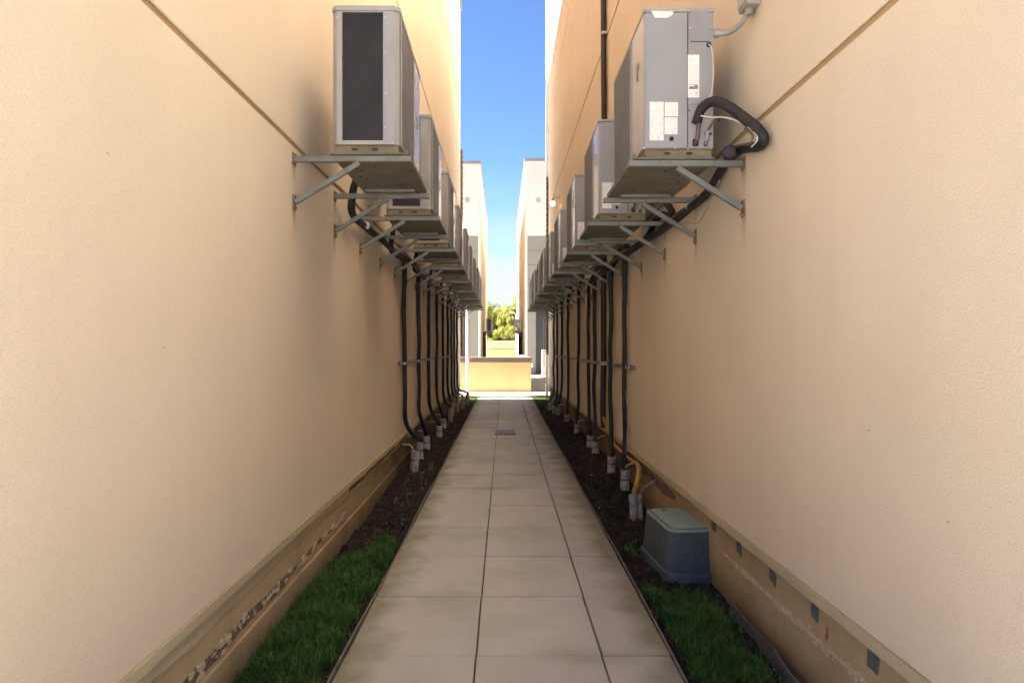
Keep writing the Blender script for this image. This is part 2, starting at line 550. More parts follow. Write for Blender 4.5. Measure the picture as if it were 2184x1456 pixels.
    def build(s, name, mat, parent=None, bevel=0.0, smooth=False, seg=2, recalc=True):
        me = bpy.data.meshes.new(name)
        me.from_pydata(s.v, [], s.f)
        if recalc:
            bm = bmesh.new()
            bm.from_mesh(me)
            bmesh.ops.recalc_face_normals(bm, faces=bm.faces)
            bm.to_mesh(me)
            bm.free()
        if smooth:
            for p in me.polygons:
                p.use_smooth = True
        me.materials.append(mat)
        o = bpy.data.objects.new(name, me)
        COL.objects.link(o)
        if parent:
            o.parent = parent
        if bevel:
            b = o.modifiers.new('bevel', 'BEVEL')
            b.width = bevel
            b.segments = seg
            b.limit_method = 'ANGLE'
            b.angle_limit = R(40)
        return o


def tag(o, label=None, cat=None, group=None, kind=None):
    if label:
        o['label'] = label
    if cat:
        o['category'] = cat
    if group:
        o['group'] = group
    if kind:
        o['kind'] = kind
    return o


def empty(name, loc=(0, 0, 0)):
    o = bpy.data.objects.new(name, None)
    o.empty_display_size = 0.1
    COL.objects.link(o)
    o.location = loc
    return o


def copy_tree(o, parent=None, skip=()):
    c = o.copy()
    COL.objects.link(c)
    c.parent = parent
    for ch in list(o.children):
        if ch.name.split('.')[0] not in skip:
            copy_tree(ch, c, skip)
    return c


def sheet(name, x0, x1, y0, y1, z, mat, kind='structure', thick=0.02):
    o = MB().box(x0, x1, y0, y1, z - thick, z).build(name, mat)
    return tag(o, kind=kind)


# ------------------------------------------------------------------ ground, path, beds
XL, XR = -1.22, 1.33
END_L, END_R, NEAR = 18.9, 18.55, 1.36
sheet('ground', -900, 900, -900, 900, -0.30, M['ground'], thick=0.5)
sheet('forecourt', -40, 40, -45, -2.4, -0.004, M['forecourt'], thick=0.2)


def soil_h(x, y, right):
    t = min(1, max(0, (abs(x) - 0.85) / 0.35))
    m = min(1, max(0, (y - 6.0) / 0.8)) * min(1, max(0, (15.5 - y) / 3.0))
    h = -0.035 + (0.12 if right else 0.05) * t * t * m
    h += 0.022 * noise.noise((x * 3.1, y * 3.1, 4.0)) + 0.014 * noise.noise((x * 11, y * 11, 9.0)) + 0.006 * noise.noise((x * 31, y * 31, 2.0))
    return h


def soil_bed(x0, x1, right):
    mb = MB()
    nx, ny = 22, 620
    y0, y1 = -2.4, 19.29
    for j in range(ny + 1):
        for i in range(nx + 1):
            x, y = x0 + (x1 - x0) * i / nx, y0 + (y1 - y0) * j / ny
            mb.v.append((x, y, soil_h(x, y, right)))
    for j in range(ny):
        for i in range(nx):
            a = j * (nx + 1) + i
            mb.f.append((a, a + 1, a + nx + 2, a + nx + 1))
    o = mb.build('soil_bed', M['soil'], smooth=True)
    return tag(o, kind='structure')


soil_bed(-1.40, -0.745, False)
soil_bed(0.78, 1.50, True)

path = MB().box(-0.765, 0.825, -2.4, 19.29, -0.2, -0.022).build('path', M['joint'])
tag(path, kind='structure')
L = 0.75
cols = [(-0.762, -0.130), (-0.122, 0.484), (0.492, 0.822)]
first = {}
row = 0
y = 4.657 - 9 * L
while y < 19.1:
    ye = min(y + L, 19.29)
    for ci, (a, b) in enumerate(cols):
        key = (ci, round(ye - y, 3))
        if key not in first:
            w, l = b - a, ye - y
            o = MB().box(-w / 2, w / 2, 0.002, l - 0.002, -0.05, 0).build('slab', M['slab'], path, 0.004)
            first[key] = o
        else:
            o = first[key].copy()
            COL.objects.link(o)
            o.parent = path
        o.location = ((a + b) / 2 + 0.0035 * (y - 3), y, random.uniform(-0.0022, 0.0018))
        o.rotation_euler = (random.uniform(-0.002, 0.002), random.uniform(-0.0025, 0.0025), random.uniform(-0.0012, 0.0012))
    y += L
    row += 1

for sx, x0, lab in ((-1, -0.772, 'thin brown edging strip between concrete path and grass by the peeling foundation'),
                    (1, 0.833, 'thin brown edging strip between concrete path and green utility box bed')):
    pts = []
    mb = MB()
    yy = -2.4
    prev = None
    while yy < 19.2:
        x = x0 + 0.0035 * (yy - 3) + 0.006 * math.sin(yy * 1.7) + random.uniform(-0.002, 0.002)
        p = (x, yy, -0.03 + 0.004 * math.sin(yy * 2.3))
        if prev:
            mb.bar(prev, p, 0.011, 0.075)
        prev = p
        yy += 0.45
    tag(mb.build('path_edging', M['edging']), lab, 'edging', 'edging strips along the path')

# drain grate, standing slightly proud of the slabs
dr = empty('floor_drain', (0.055, 11.35, 0.0))
tag(dr, 'low rectangular iron drain grate set across a joint of the path', 'drain')
fr = MB()
for a in ((-0.18, -0.155, -0.25, 0.25), (0.155, 0.18, -0.25, 0.25), (-0.155, 0.155, -0.25, -0.225), (-0.155, 0.155, 0.225, 0.25), (-0.012, 0.012, -0.225, 0.225)):
    fr.box(*a, 0.002, 0.028)
fr.build('frame', M['drain'], dr, 0.002)
MB().box(-0.155, 0.155, -0.225, 0.225, 0.001, 0.006).build('sump', M['gap'], dr)
for i in range(9):
    yy = -0.2 + i * 0.05
    m = MB()
    m.box(-0.15, -0.014, yy, yy + 0.024, 0.008, 0.024)
    m.box(0.014, 0.15, yy, yy + 0.024, 0.008, 0.024)
    m.build('grate_bar', M['drain'], dr)


# ------------------------------------------------------------------ buildings
GD = 0.013
def panels(root, s, X, zs, ys, mat, thick=0.013, gap=0.030, lowgap=False, drop=0):
    for z0, z1 in list(zip(zs[:-1], zs[1:]))[:len(zs) - 1 - drop]:
        for y0, y1 in zip(ys[:-1], ys[1:]):
            g0 = gap / 2
            mb = MB()
            mb.box(X, X + s * thick, y0 + (g0 if y0 != ys[0] else 0), y1 - (g0 if y1 != ys[-1] else 0),
                   z0 + (g0 if z0 != zs[0] or lowgap else 0), z1 - (g0 if z1 != zs[-1] else 0))
            mb.build('wall_panel', mat, root, 0.007)


def ragged_strip(x, s, y0, y1, ztop, zbot, amp, thick, step=0.05, seed=0, both=False):
    """a coat on a wall at plane x with an uneven lower (and upper) edge"""
    mb = MB()
    n = int((y1 - y0) / step)
    top, bot = [], []
    for i in range(n + 1):
        yy = y0 + (y1 - y0) * i / n
        k = noise.noise((yy * 2.1, seed, 0)) * amp + noise.noise((yy * 13, seed, 5)) * amp * 0.45
        k2 = noise.noise((yy * 2.7, seed + 9, 0)) * amp + noise.noise((yy * 17, seed + 4, 5)) * amp * 0.5
        top.append((yy, ztop + (k2 if both else 0)))
        bot.append((yy, min(zbot + k, ztop + (k2 if both else 0) - 0.002)))
    for i in range(n):
        q = [bot[i], bot[i + 1], top[i + 1], top[i]]
        vs = [(x, *p) for p in q] + [(x - s * thick, *p) for p in q]
        mb.add(vs, [(0, 1, 2, 3), (7, 6, 5, 4), (0, 4, 5, 1), (1, 5, 6, 2), (2, 6, 7, 3), (3, 7, 4, 0)])
    return mb


def building(s, X, y0, y1, H, grooves, joints, label, zb, xf, steps=None):
    root = empty('building', (0, 0, 0))
    tag(root, label, 'building', 'stucco town house blocks along the alley')
    out = X + s * 9.0
    top = H
    steps = steps or [(y0, y1, H)]
    cuts = [y0] + joints + [y1]
    for (sa, sb, sh) in steps:
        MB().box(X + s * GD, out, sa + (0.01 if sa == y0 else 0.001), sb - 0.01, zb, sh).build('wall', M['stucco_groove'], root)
        MB().box(X - s * 0.05, out + s * 0.05, sa - (0.05 if sa == y0 else -0.002), sb + (0.05 if sb == y1 else 0.0), sh + 0.001, sh + 0.16).build('coping', M['coping'], root, 0.01)
        zs = [zb] + [g for g in grooves if g < sh - 0.3] + [sh]
        ys = [sa] + [j for j in joints if sa < j < sb] + [sb]
        panels(root, s, X, zs[2:], ys, M['stucco'], lowgap=True)
    panels(root, s, X, [zb, grooves[0], grooves[1], grooves[1] + 1], [y0, y1], M['stucco'], drop=1)
    # end faces
    for ya, d in ((y0 + 0.01, -1), (y1 - 0.01, 1)):
        hh = steps[0][2] if d < 0 else top
        gg = [g for g in grooves if g < hh - 0.3]
        for za, zc in zip([zb] + gg, gg + [hh]):
            MB().box(X + s * 0.034, out, ya, ya + d * 0.022, za + 0.008, zc - 0.008).build('wall_panel', M['stucco'], root, 0.006)
    MB().box(xf, out - s * 0.05, y0 + 0.03, y1 - 0.03, -0.4, zb - 0.001).build('foundation', M['foundation'], root)
    MB().box(X - s * 0.012, X + s * 0.03, y0, y1, zb - 0.006, zb + 0.045).build('base_trim', M['trim'], root, 0.006)
    return root


bl = building(-1, XL, NEAR, END_L, 11.35, [2.69, 5.5, 8.42], [14.6], 'long beige stucco building with peeling foundation beside the path, facing the utility box', 0.395, -1.238,
              [(NEAR, 7.5, 8.1), (7.5, 11.0, 10.0), (11.0, END_L, 11.35)])  # unseen near roof stepped lower so bounced sunlight reaches the alley
br = building(1, XR, NEAR, END_R, 11.75, [2.68, 5.45, 8.2], [13.5], 'long beige stucco building with green utility box at its foundation', 0.42, 1.362)

# left foundation: ragged parging band, bare brown strip and peeling flakes
ragged_strip(-1.238, -1, 1.2, 9.0, 0.389, 0.325, 0.022, 0.009, seed=3).build('parging_band', M['trim'], bl)
ragged_strip(-1.238, -1, 1.2, 3.75, 0.205, 0.155, 0.020, 0.004, 0.03, 12, True).build('bare_strip', M['peel'], bl)
ragged_strip(-1.238, -1, 3.75, 5.0, 0.203, 0.172, 0.02, 0.004, 0.03, 15, True).build('bare_strip', M['peel'], bl)
ragged_strip(-1.238, -1, 5.2, 8.4, 0.37, 0.34, 0.022, 0.011, 0.03, 31, True).build('bare_strip', M['peel'], bl)
ragged_strip(-1.238, -1, 1.2, 9.0, 0.128, -0.2, 0.016, 0.016, 0.05, 22).build('footing_coat', M['foundation'], bl)


def flakes(x, s, spots, root):
    mb = MB()
    for (yy, zz, r) in spots:
        n = random.randint(5, 7)
        a0 = random.random() * 6
        ring = [(yy + r * random.uniform(0.5, 1.1) * 2.2 * math.cos(a0 + k * 6.283 / n), zz + r * random.uniform(0.45, 1.0) * math.sin(a0 + k * 6.283 / n)) for k in range(n)]
        t = random.uniform(0.0045, 0.008)
        mb.prism(ring, 0, x, x - s * t)
    o = mb.build('flakes', M['flake'], root)
    tag(o, kind='stuff')


flakes(-1.238, -1, [(random.uniform(1.9, 5.1), 0.188 + random.gauss(0, 0.014), random.uniform(0.006, 0.022)) for i in range(120)], bl)
flakes(1.362, 1, [(random.uniform(2.2, 4.0), 0.235 + random.gauss(0, 0.012), random.uniform(0.005, 0.016)) for i in range(60)], br)
ragged_strip(1.362, 1, 2.0, 4.0, 0.25, 0.228, 0.016, 0.004, 0.03, 41, True).build('bare_strip', M['flake'], br)
ragged_strip(1.362, 1, 5.1, 9.5, 0.34, 0.29, 0.03, 0.006, 0.04, 45, True).build('bare_strip', M['peel'], br)
for root_, x_, s_, pts in ((bl, XL, -1, ((2.33, 1.50), (2.0, 2.1))), (br, XR, 1, ((1.93, 0.98), (2.35, 1.2)))):
    for (py_, pz_) in pts:
        a_ = random.uniform(-0.6, 0.6)
        ring = [(py_ + 0.012 * math.cos(t + a_) * (0.35 if k_ % 2 else 1), pz_ + 0.010 * math.sin(t + a_) * (0.4 if k_ % 3 else 1)) for k_, t in enumerate([i * 1.047 for i in range(6)])]
        MB().prism(ring, 0, x_ + s_ * 0.001, x_ - s_ * 0.0008).build('scuff', M['trim'], root_)
for yy in (1.98, 2.37, 2.81, 3.25, 3.71, 4.16):
    w, h = random.uniform(0.026, 0.036), random.uniform(0.026, 0.036)
    j = lambda: random.uniform(-0.006, 0.006)
    sk = random.uniform(-0.004, 0.016)
    ring = [(yy - w + j(), 0.35 - h - sk + j()), (yy + j(), 0.35 - h * 0.85 + j()), (yy + w + j(), 0.35 - h + sk + j()), (yy + w * 1.1 + j(), 0.35 + j()), (yy + w + j(), 0.35 + h + sk + j()), (yy - w * 0.2 + j(), 0.35 + h * 0.9 + j()), (yy - w + j(), 0.35 + h - sk + j())]
    MB().prism(ring, 0, 1.362, 1.356).build('slate_patch', M['patch'], br)
MB().prism([(2.70, 0.29), (2.716, 0.27), (2.722, 0.285), (2.712, 0.31), (2.714, 0.335), (2.705, 0.33)], 0, 1.362, 1.358).build('rust_stain', speckled('orange_rust', (0.30, 0.09, 0.02), (0.22, 0.08, 0.03), 60, 0.9), br)
mem = MB()
pv = None
yy = 0.3
while yy < 3.75:
    p = (1.305 + 0.012 * math.sin(yy * 4.1) + random.uniform(-0.004, 0.004), yy, -0.008 + 0.020 * noise.noise((yy * 3, 1, 7)))
    if pv:
        mem.bar(pv, p, 0.014, 0.10)
    pv = p
    yy += 0.09
mem.build('drainage_membrane', M['membrane'], br)


# brick returns of the front facades showing past the stucco at the far end
def brick_return(s, X, y, z0, z1, root):
    mb = MB()
    z = z0
    k = 0
    while z < z1:
        d = 0.07 if k % 2 else 0.058
        mb.box(X - s * d, X + s * 0.2, y, y + 0.1, z + 0.008, min(z + 0.075, z1))
        z += 0.075
        k += 1
    o = mb.build('brick_facing', M['brick'], root)
    tag(o, kind='stuff')
    MB().box(X - s * 0.045, X + s * 0.19, y + 0.002, y + 0.09, z0, z1).build('mortar', M['grey_stucco'], root)


brick_return(-1, XL, END_L + 0.035, 1.25, 7.3, bl)
brick_return(1, XR, END_R + 0.035, 1.3, 6.4, br)


# second pair of blocks beyond the courtyard
def far_building(s, X, y0, y1, H, label):
    root = empty('building', (0, 0, 0))
    tag(root, label, 'building', 'stucco town house blocks along the alley')
    out = X + s * 9.0
    MB().box(X + s * 0.032, out, y0 + 1.4, y1, 0, H).build('wall', M['stucco_groove'], root)
    sh = MB()
    xa, xb, xc = X + s * 0.034, X + s * 0.58, X + s * 1.9
    sh.box(xa, xb, y0 + 0.05, y0 + 1.399, 0, 3.74)
    sh.box(xa, out, y0 + 0.05, y0 + 1.399, 3.741, H)
    sh.box(xc, out, y0 + 0.05, y0 + 1.399, 0, 3.74)
    sh.build('front_wall', M['dark_stucco'], root)
    for z0, z1 in ((0.0, 2.69), (2.69, 5.5), (5.5, 8.4), (8.4, H)):
        MB().box(X, X + s * 0.032, y0, y1, z0 + 0.009, z1 - 0.009).build('wall_panel', M['stucco'], root, 0.007)
    # corner strip of beige stucco on the front, then grey panels
    MB().box(xa, X + s * 0.11, y0, y0 + 0.05, 0, 7.7).build('corner_strip', M['stucco'], root)
    zc = 7.7
    while zc > 0.3:
        zl = max(zc - 0.8, 0)
        if zl < 3.74 < zc:
            zl = 3.74
        if zl >= 3.74:
            MB().box(X + s * 0.12, out, y0 + 0.005, y0 + 0.049, zl + 0.012, zc - 0.012).build('grey_panel', M['dark_stucco'], root)
        else:
            MB().box(X + s * 0.12, xb, y0 + 0.005, y0 + 0.049, zl + 0.012, zc - 0.004).build('grey_panel', M['dark_stucco'], root)
            MB().box(xc, out, y0 + 0.005, y0 + 0.049, zl + 0.012, zc - 0.004).build('grey_panel', M['dark_stucco'], root)
        zc = zl
    MB().box(xa, out, y0 - 0.02, y0 + 0.049, 7.71, H).build('light_panel', M['grey_stucco'], root)
    MB().box(X - s * 0.05, out, y0 - 0.08, y1 + 0.05, H + 0.001, H + 0.17).build('coping', M['coping'], root)
    v = MB()
    vx = X + s * 0.72
    v.box(vx - 0.12, vx + 0.12, y0 - 0.05, y0 - 0.021, 9.55, 9.8)
    ve = v.build('vent', M['vent'], root)
    sl = MB()
    for k in range(4):
        sl.box(vx - 0.1, vx + 0.1, y0 - 0.065, y0 - 0.05, 9.58 + k * 0.055, 9.605 + k * 0.055)
    sl.build('louvre', M['vent'], ve)
    d = MB().box(xb + s * 0.02, xc - s * 0.02, y0 + 1.36, y0 + 1.39, 0.05, 3.7).build('door', M['door' if s > 0 else 'panel_brown'], root)
    MB().box(xb + s * 0.5, xb + s * 0.52, y0 + 1.33, y0 + 1.36, 0.1, 3.6).build('mullion', M['coping'], d)
    return root


fbl = far_building(-1, XL, 36.0, 52.0, 11.7, 'far beige and grey block beyond the low wall, over the brown panel entrance')
fbr = far_building(1, XR - 0.04, 36.0, 56.0, 11.85, 'far beige and grey block beyond the low wall, over the dark blue entrance door')

# ------------------------------------------------------------------ courtyard between the blocks
sheet('courtyard', -40, 40, 19.5, 200, 0.0, M['concrete'], thick=0.28)
side = MB().box(-9, 9, 19.35, 20.75, -0.25, 0.085).build('sidewalk', M['concrete'], None, 0.012)
tag(side, kind='structure')
MB().box(-9, 9, 19.295, 19.345, -0.25, 0.07).build('kerb', M['kerb'], side, 0.008)

lw = empty('low_wall', (0, 20.75, 0))
tag(lw, 'low yellow stucco wall with dark brown coping across the end of the alley', 'wall')
MB().box(-3.4, 0.93, 0, 0.28, 0, 1.03).build('wall_body', M['low_stucco'], lw, 0.006)
MB().box(0.65, 0.93, 0.281, 8, 0, 1.03).build('return_wall', M['low_stucco'], lw, 0.006)
MB().box(-3.42, 0.95, -0.03, 0.31, 1.031, 1.19).build('coping', M['brown_coping'], lw, 0.012)
MB().box(0.63, 0.95, 0.311, 8, 1.031, 1.18).build('coping', M['brown_coping'], lw, 0.012)
MB().box(0.935, 0.99, 0.05, 0.13, 0.86, 1.0).build('junction_box', M['white_pipe'], lw, 0.005)

st = empty('entry_steps', (0, 22.2, 0))
tag(st, 'pale concrete steps rising beside the end of the low yellow wall', 'steps')
for k in range(3):
    MB().box(0.99, 2.6, k * 0.75, 3.2, k * 0.11, (k + 1) * 0.11 - 0.001).build('step', M['concrete'], st, 0.008)
tag(MB().box(0.99, 1.9, 21.0, 21.6, 0.0, 0.10).build('kerb_stone', M['kerb'], None, 0.015), 'short reddish kerb stone lying before the pale steps', 'kerb stone')

pl = empty('stair_side_wall', (1.86, 29.5, 0))
tag(pl, 'pale boarded side wall of a stair in front of the dark entrance door', 'stair wall')
for k in range(8):
    MB().box(0.0, 1.5, 0, 0.12, 0.02 + k * 0.165, 0.02 + k * 0.165 + 0.155).build('board', M['siding'], pl, 0.006)
MB().box(-0.05, 0.0, -0.02, 0.14, 0, 1.36).build('corner_post', M['white_pipe'], pl)
MB().box(-0.05, 1.5, -0.02, 0.14, 1.361, 1.40).build('cap', M['white_pipe'], pl)

rw = empty('garden_wall', (0, 60, 0))
tag(rw, 'far beige garden wall below the yellow green trees', 'wall')
MB().box(-9, 9, 0, 0.3, 0, 1.32).build('wall_body', M['low_stucco'], rw)
MB().box(-9, 9, -0.03, 0.3, 1.40, 2.06).build('upper_panel', M['trim'], rw)
MB().box(-9, 9, 0.03, 0.3, 1.321, 1.399).build('groove', M['dark_stucco'], rw)
MB().box(-9, 9, -0.06, 0.33, 2.061, 2.14).build('coping', M['grey_stucco'], rw)

# pipes on the ends of the near blocks
wp = empty('vent_pipe', (-1.04, 19.45, 0))
tag(wp, 'white standing pipe before the low yellow wall at the alley end', 'pipe')
MB().tube([(0, 0, 0.05), (0, 0, 1.0), (0, 0, 2.0), (0, 0, 2.85), (-0.05, 0, 3.0), (-0.2, 0, 3.06)], 0.05, 14).build('pipe', M['white_pipe'], wp, smooth=True)
MB().cyl((0, 0, 0.086), (0, 0, 0.16), 0.075, 14).build('collar', M['pvc_beige'], wp, smooth=False)
dn = empty('downspout', (1.30, 18.75, 0))
tag(dn, 'slim white downspout on the far corner by the lit wall lamp', 'downspout')
MB().box(-0.035, 0.035, 0, 0.07, 4.95, 11.6).build('upper_pipe', M['white_pipe'], dn, 0.01)
MB().box(-0.035, 0.035, 0, 0.07, 0.09, 1.29).build('lower_pipe', M['white_pipe'], dn, 0.01)
for zz in (5.6, 7.6, 9.8):
    MB().box(-0.045, 0.045, -0.006, 0.076, zz, zz + 0.04).build('strap', M['white_pipe'], dn)

wlm = empty('wall_lamp', (XR, 14.8, 4.83))
tag(wlm, 'small wall lamp glowing warm above the far units', 'lamp')
MB().box(-0.03, 0, -0.06, 0.06, -0.05, 0.13).build('back_plate', M['lamp_metal'], wlm, 0.004)
MB().tube([(-0.02, 0, 0.06), (-0.08, 0, 0.10), (-0.15, 0, 0.085), (-0.175, 0, 0.04)], 0.012, 8).build('arm', M['lamp_metal'], wlm, smooth=True)
MB().cyl((-0.175, 0, 0.0), (-0.175, 0, 0.05), 0.055, 14, 0.03).build('cap', M['lamp_metal'], wlm)
MB().blob((-0.175, 0, -0.035), 0.052, (1, 1, 1.15), 0.0, 14, 9).build('globe', M['glow'], wlm, smooth=True)

sl = empty('street_lamp', (1.30, 60.8, 0))
tag(sl, 'pale street lamp with a bent head among the far trees', 'street lamp')
MB().tube([(0, 0, 0), (0, 0, 2.5), (0, 0, 4.3), (-0.15, 0, 4.75), (-0.4, 0, 4.8)], 0.04, 10).build('pole', M['white_pipe'], sl, smooth=True)
MB().blob((-0.42, 0, 4.78), 0.14, (1.3, 0.8, 0.45), 0, 10, 6).build('lamp_head', M['white_pipe'], sl, smooth=True)


# ------------------------------------------------------------------ condenser units
def lattice(mb, umin, umax, vmin, vmax, pitch, w, t0, t1, mapf):
    """diagonal wire lattice clipped to a rectangle in (u, v); mapf(u, v, t) -> xyz"""
    for sg in (1, -1):
        c = (umin - vmax) if sg == 1 else (umin + vmin)
        cm = (umax - vmin) if sg == 1 else (umax + vmax)
        c += pitch / 2
        while c < cm:
            pts = []
            # u = c + sg*v
            va, vb = vmin, vmax
            if sg == 1:
                va, vb = max(vmin, umin - c), min(vmax, umax - c)
            else:
                va, vb = max(vmin, c - umax), min(vmax, c - umin)
            if vb - va > 0.004:
                ua, ub = c + sg * va, c + sg * vb
                h = w * 0.7
                mb.add([mapf(ua - h, va, t0), mapf(ua + h, va, t0), mapf(ub + h, vb, t0), mapf(ub - h, vb, t0),
                        mapf(ua - h, va, t1), mapf(ua + h, va, t1), mapf(ub + h, vb, t1), mapf(ub - h, vb, t1)],
                       [(0, 1, 2, 3), (4, 5, 6, 7), (0, 1, 5, 4), (2, 3, 7, 6), (1, 2, 6, 5), (3, 0, 4, 7)])
            c += pitch


def base_parts(root, s, D, LN):
    # flanged tray carrying the cabinet, dirty underside
    fl = MB()
    fl.box(-s * -0.01, -s * (D + 0.055), 0.0, LN, 0.003, 0.012)
    fl.box(-s * (D + 0.045), -s * (D + 0.055), 0.0, LN, 0.012, 0.03)
    fl.build('tray', M['underside'], root)
    bp = MB()
    y0, y1 = 0.012, LN - 0.012
    bp.prism([(-s * 0.005, y0), (-s * (D - 0.005), y0), (-s * (D - 0.005), y1), (-s * 0.005, y1)], 2, 0.013, 0.06)
    o = bp.build('base_pan', M['base_pan'], root, 0.006)
    for lx in (0.13, 0.25):
        n = 12
        h = MB()
        h.prism([(-s * lx + 0.02 * math.cos(2 * math.pi * k / n), 0.036 + 0.007 * math.sin(2 * math.pi * k / n)) for k in range(n)], 1, y0 - 0.0015, y0 + 0.004)
        h.build('drain_hole', M['gap'], o)
    for yy in (0.06, LN - 0.12):
        MB().box(-s * 0.02, -s * (D - 0.02), yy, yy + 0.05, -0.016, 0.002).build('foot_rail', M['bracket'], root)
    hl = MB()
    for (lx, yy) in ((0.08, 0.3), (0.1, 0.34), (0.06, 0.5), (0.09, 0.55), (0.3, 0.7), (0.13, 0.72), (0.2, 0.25)):
        hl.cyl((-s * lx, yy, 0.0008), (-s * lx, yy, 0.004), 0.009, 8)
    hl.build('weep_hole', M['gap'], root)


def lid(root, s, D, LN, z, h, ch):
    o = 0.006
    poly = [(s * o, ch - o), (-s * (ch - o), -o), (-s * (D - ch + o), -o), (-s * (D + o), ch - o), (-s * (D + o), LN + o), (s * o, LN + o)] if ch > 0.02 else \
           [(s * o, -o), (-s * (D + o), -o), (-s * (D + o), LN + o), (s * o, LN + o)]
    return MB().prism(poly, 2, z, z + h).build('lid', M['lid'], root, 0.006)


def front_guard(root, s, D, ya, yb, za, zb):
    """dark opening, fan and wire guard on the alley side; frame as raised rim"""
    X = -s * D
    MB().box(X - s * 0.0015, X + s * 0.0, ya + 0.012, yb - 0.012, za + 0.012, zb - 0.012).build('fan_opening', M['coil'], root)
    mb = MB()
    lattice(mb, ya + 0.01, yb - 0.01, za + 0.01, zb - 0.01, 0.017, 0.003, -0.004, -0.0075, lambda u, v, t: (X + s * t, u, v))
    o = mb.build('fan_guard', M['fan_guard'], root)
    r = MB()
    for a in ((ya, yb, za, za + 0.012), (ya, yb, zb - 0.012, zb), (ya, ya + 0.012, za + 0.012, zb - 0.012), (yb - 0.012, yb, za + 0.012, zb - 0.012)):
        r.box(X - s * 0.010, X, *a)
    r.build('guard_frame', M['lid'], root, 0.002)


def emblem(root, s, D, y, z):
    X = -s * D
    n = 28
    e = MB().prism([(y + 0.030 * math.cos(2 * math.pi * k / n), z + 0.052 * math.sin(2 * math.pi * k / n)) for k in range(n)], 0, X, X - s * 0.004).build('emblem', M['steel'], root)
    MB().prism([(y + 0.025 * math.cos(2 * math.pi * k / n), z + 0.045 * math.sin(2 * math.pi * k / n)) for k in range(n)], 0, X - s * 0.0038, X - s * 0.0052).build('emblem_face', M['emblem'], e)
    MB().box(X - s * 0.005, X - s * 0.0062, y - 0.019, y + 0.019, z - 0.006, z + 0.006).build('emblem_bar', M['steel'], e)


def screws(root, pts, axis_y=-0.0062):
    mb = MB()
    for x, z in pts:
        mb.cyl((x, 0.001, z), (x, axis_y - 0.002, z), 0.0065, 8)
    tag(mb.build('screws', M['steel'], root), kind='stuff')


UNIT_CAT, UNIT_GRP = 'air conditioner', 'outdoor condenser units on wall brackets'


